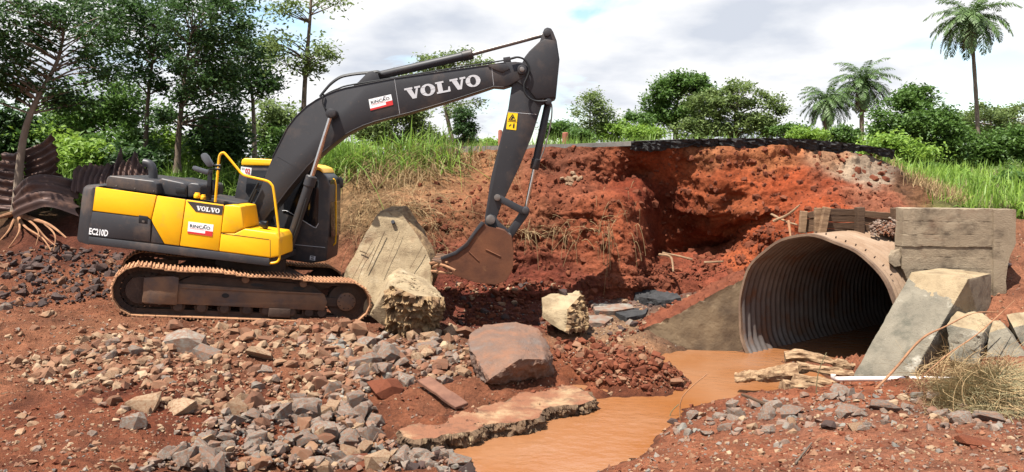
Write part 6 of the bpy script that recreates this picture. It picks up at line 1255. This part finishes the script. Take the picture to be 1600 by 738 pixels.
# tangled dry stalks: each a curved strip lying roughly level
def tangle(name, pos, L, w, mat, label, tilt=.35, sag=.5, seg=6):
    pos = np.asarray(pos, float); n = len(pos); az = rg.uniform(0, 2 * math.pi, n); bend = rg.normal(size=n) * 1.3; el = rg.normal(size=n) * tilt; l_ = L * rg.uniform(.5, 1.4, n) / seg; ww = w * rg.uniform(.6, 1.4, n)
    c = pos.copy(); Vs = []
    for s in range(seg + 1):
        d = np.stack([np.cos(az) * np.cos(el), np.sin(az) * np.cos(el), np.sin(el)], 1); sd_ = np.stack([-np.sin(az), np.cos(az) * .6, np.full(n, .6)], 1) * (ww * (1 - .7 * s / seg))[:, None] * .5
        Vs += [c - sd_, c + sd_]; c = c + d * l_[:, None]; az = az + bend / seg; el = el - sag / seg
    V = np.stack(Vs, 1).reshape(-1, 3); k = 2 * (seg + 1); b0 = np.arange(n)[:, None] * k
    return tag(sheet(name, V, np.concatenate([b0 + np.array((2 * s, 2 * s + 1, 2 * s + 3, 2 * s + 2)) for s in range(seg)], 0), mat), label, kind='stuff')
pos = []; pos2 = []
for _ in range(9000):
    u, v = rg.normal(1552, 44), rg.normal(604, 15); h = hit(min(u, 1660), v + 16, False)
    if h is None or not 8 < h.y < 11.5 or u < 1440: continue
    top_h = .30 * math.exp(-((u - 1560) / 55) ** 2 - ((v - 598) / 22) ** 2) * (.7 + .3 * math.sin(u * .13) * math.sin(v * .2)) + .03
    (pos if rg.random() < .8 else pos2).append((h.x, h.y, h.z + top_h * rg.random() ** .6))
tangle('hay', pos, .34, .007, 'hay', 'tangled heap of dry grey green hay at the right edge')
tangle('hay', pos2, .55, .009, 'grass_dry', 'pale straw mixed into the hay heap', .5)
pos = [tuple(hit(rg.uniform(1415, 1520), rg.uniform(552, 610), False) or (7, 10, .5)) for _ in range(500)]
tangle('hay', [(a_, b_, c_ + .05 + .1 * rg.random()) for a_, b_, c_ in pos], .5, .009, 'grass_dry', 'loose yellow straw beside the flank wall', .6)
# straw mats over the ledges of the slope
for zz, n_, L_, lab in (((545,660,262,330), 420, .55, 'straw matted on the upper slope'), ((545,700,325,370), 300, .5, 'straw matted on the middle slope'), ((770,960,340,372), 130, .4, 'straw tufts on the ledge behind the bucket'), ((640,800,238,262), 120, .4, 'straw along the top of the slope')):
    pos = on_bank(*zz, n_ // 6, 6, .10); tangle('straw', [(a_, b_ - .05, c_ + .03) for a_, b_, c_ in pos], L_, .008, 'grass_dry', lab, .45, 1.0)
for i, (u, v, hgt, lab) in enumerate(((1275,615,.55,'thin dry weed stalk standing before the logs'),(1046,657,.22,'short pale dry stem at the water edge'),(1063,657,.62,'long thin red stem arching over the water'))):
    b0 = hit(u, v, False) or PZ(u, v, .05); m = MB(); m.tube(curve([b0 - Vector((0, 0, .03)), b0 + Vector((.02, 0, hgt * .5)), b0 + Vector((.12 if i < 2 else .34, 0, hgt))], 4), .007, 5); o = m.build('dry_stem', 'hay' if i < 2 else 'root'); tag(o, lab, 'stem')
# ------------------------------------------------------------------ far small things
hs = thing('house', tuple(P(569, 248, 90)), 'tiny pale house far behind the tall grass under the boom', 'house')
Yh = 90; m = MB(); m.prism([P(561.6,249,Yh), P(577.5,249,Yh), P(577.5,233.5,Yh), P(561.6,233.5,Yh)], (0, 3, 0)); m.build('wall', 'house_wall', hs)
m = MB(); r0_, r1_ = P(560.6,233.4,Yh), P(578.5,233.4,Yh); rg0 = [r0_ + Vector((0, -.3, 0)), r1_ + Vector((0, -.3, 0)), r1_ + Vector((-.25, 1.5, .5)), r0_ + Vector((.25, 1.5, .5)), r0_ + Vector((0, 3.3, 0)), r1_ + Vector((0, 3.3, 0))]
m.add(rg0, [(0, 1, 2, 3), (3, 2, 5, 4), (0, 3, 4), (1, 5, 2), (0, 4, 5, 1)]); m.build('roof', 'house_roof', hs)
for u, v0, v1, Y, w, lab in ((781.6,203,232,34,.09,'thin red marker post at the road edge left of the arm'),(883.4,207,226,44,.17,'short reddish brown post at the road edge'),(947,0,0,0,0,'')):
    if not Y: continue
    a_, b_ = P(u, v1 + 6, Y), P(u, v0, Y); m = MB(); m.tube([a_, b_.lerp(a_, .06), b_], [w * 1.1, w, w * .6], 8); tag(m.build('marker_post', 'red_post'), lab, 'post')
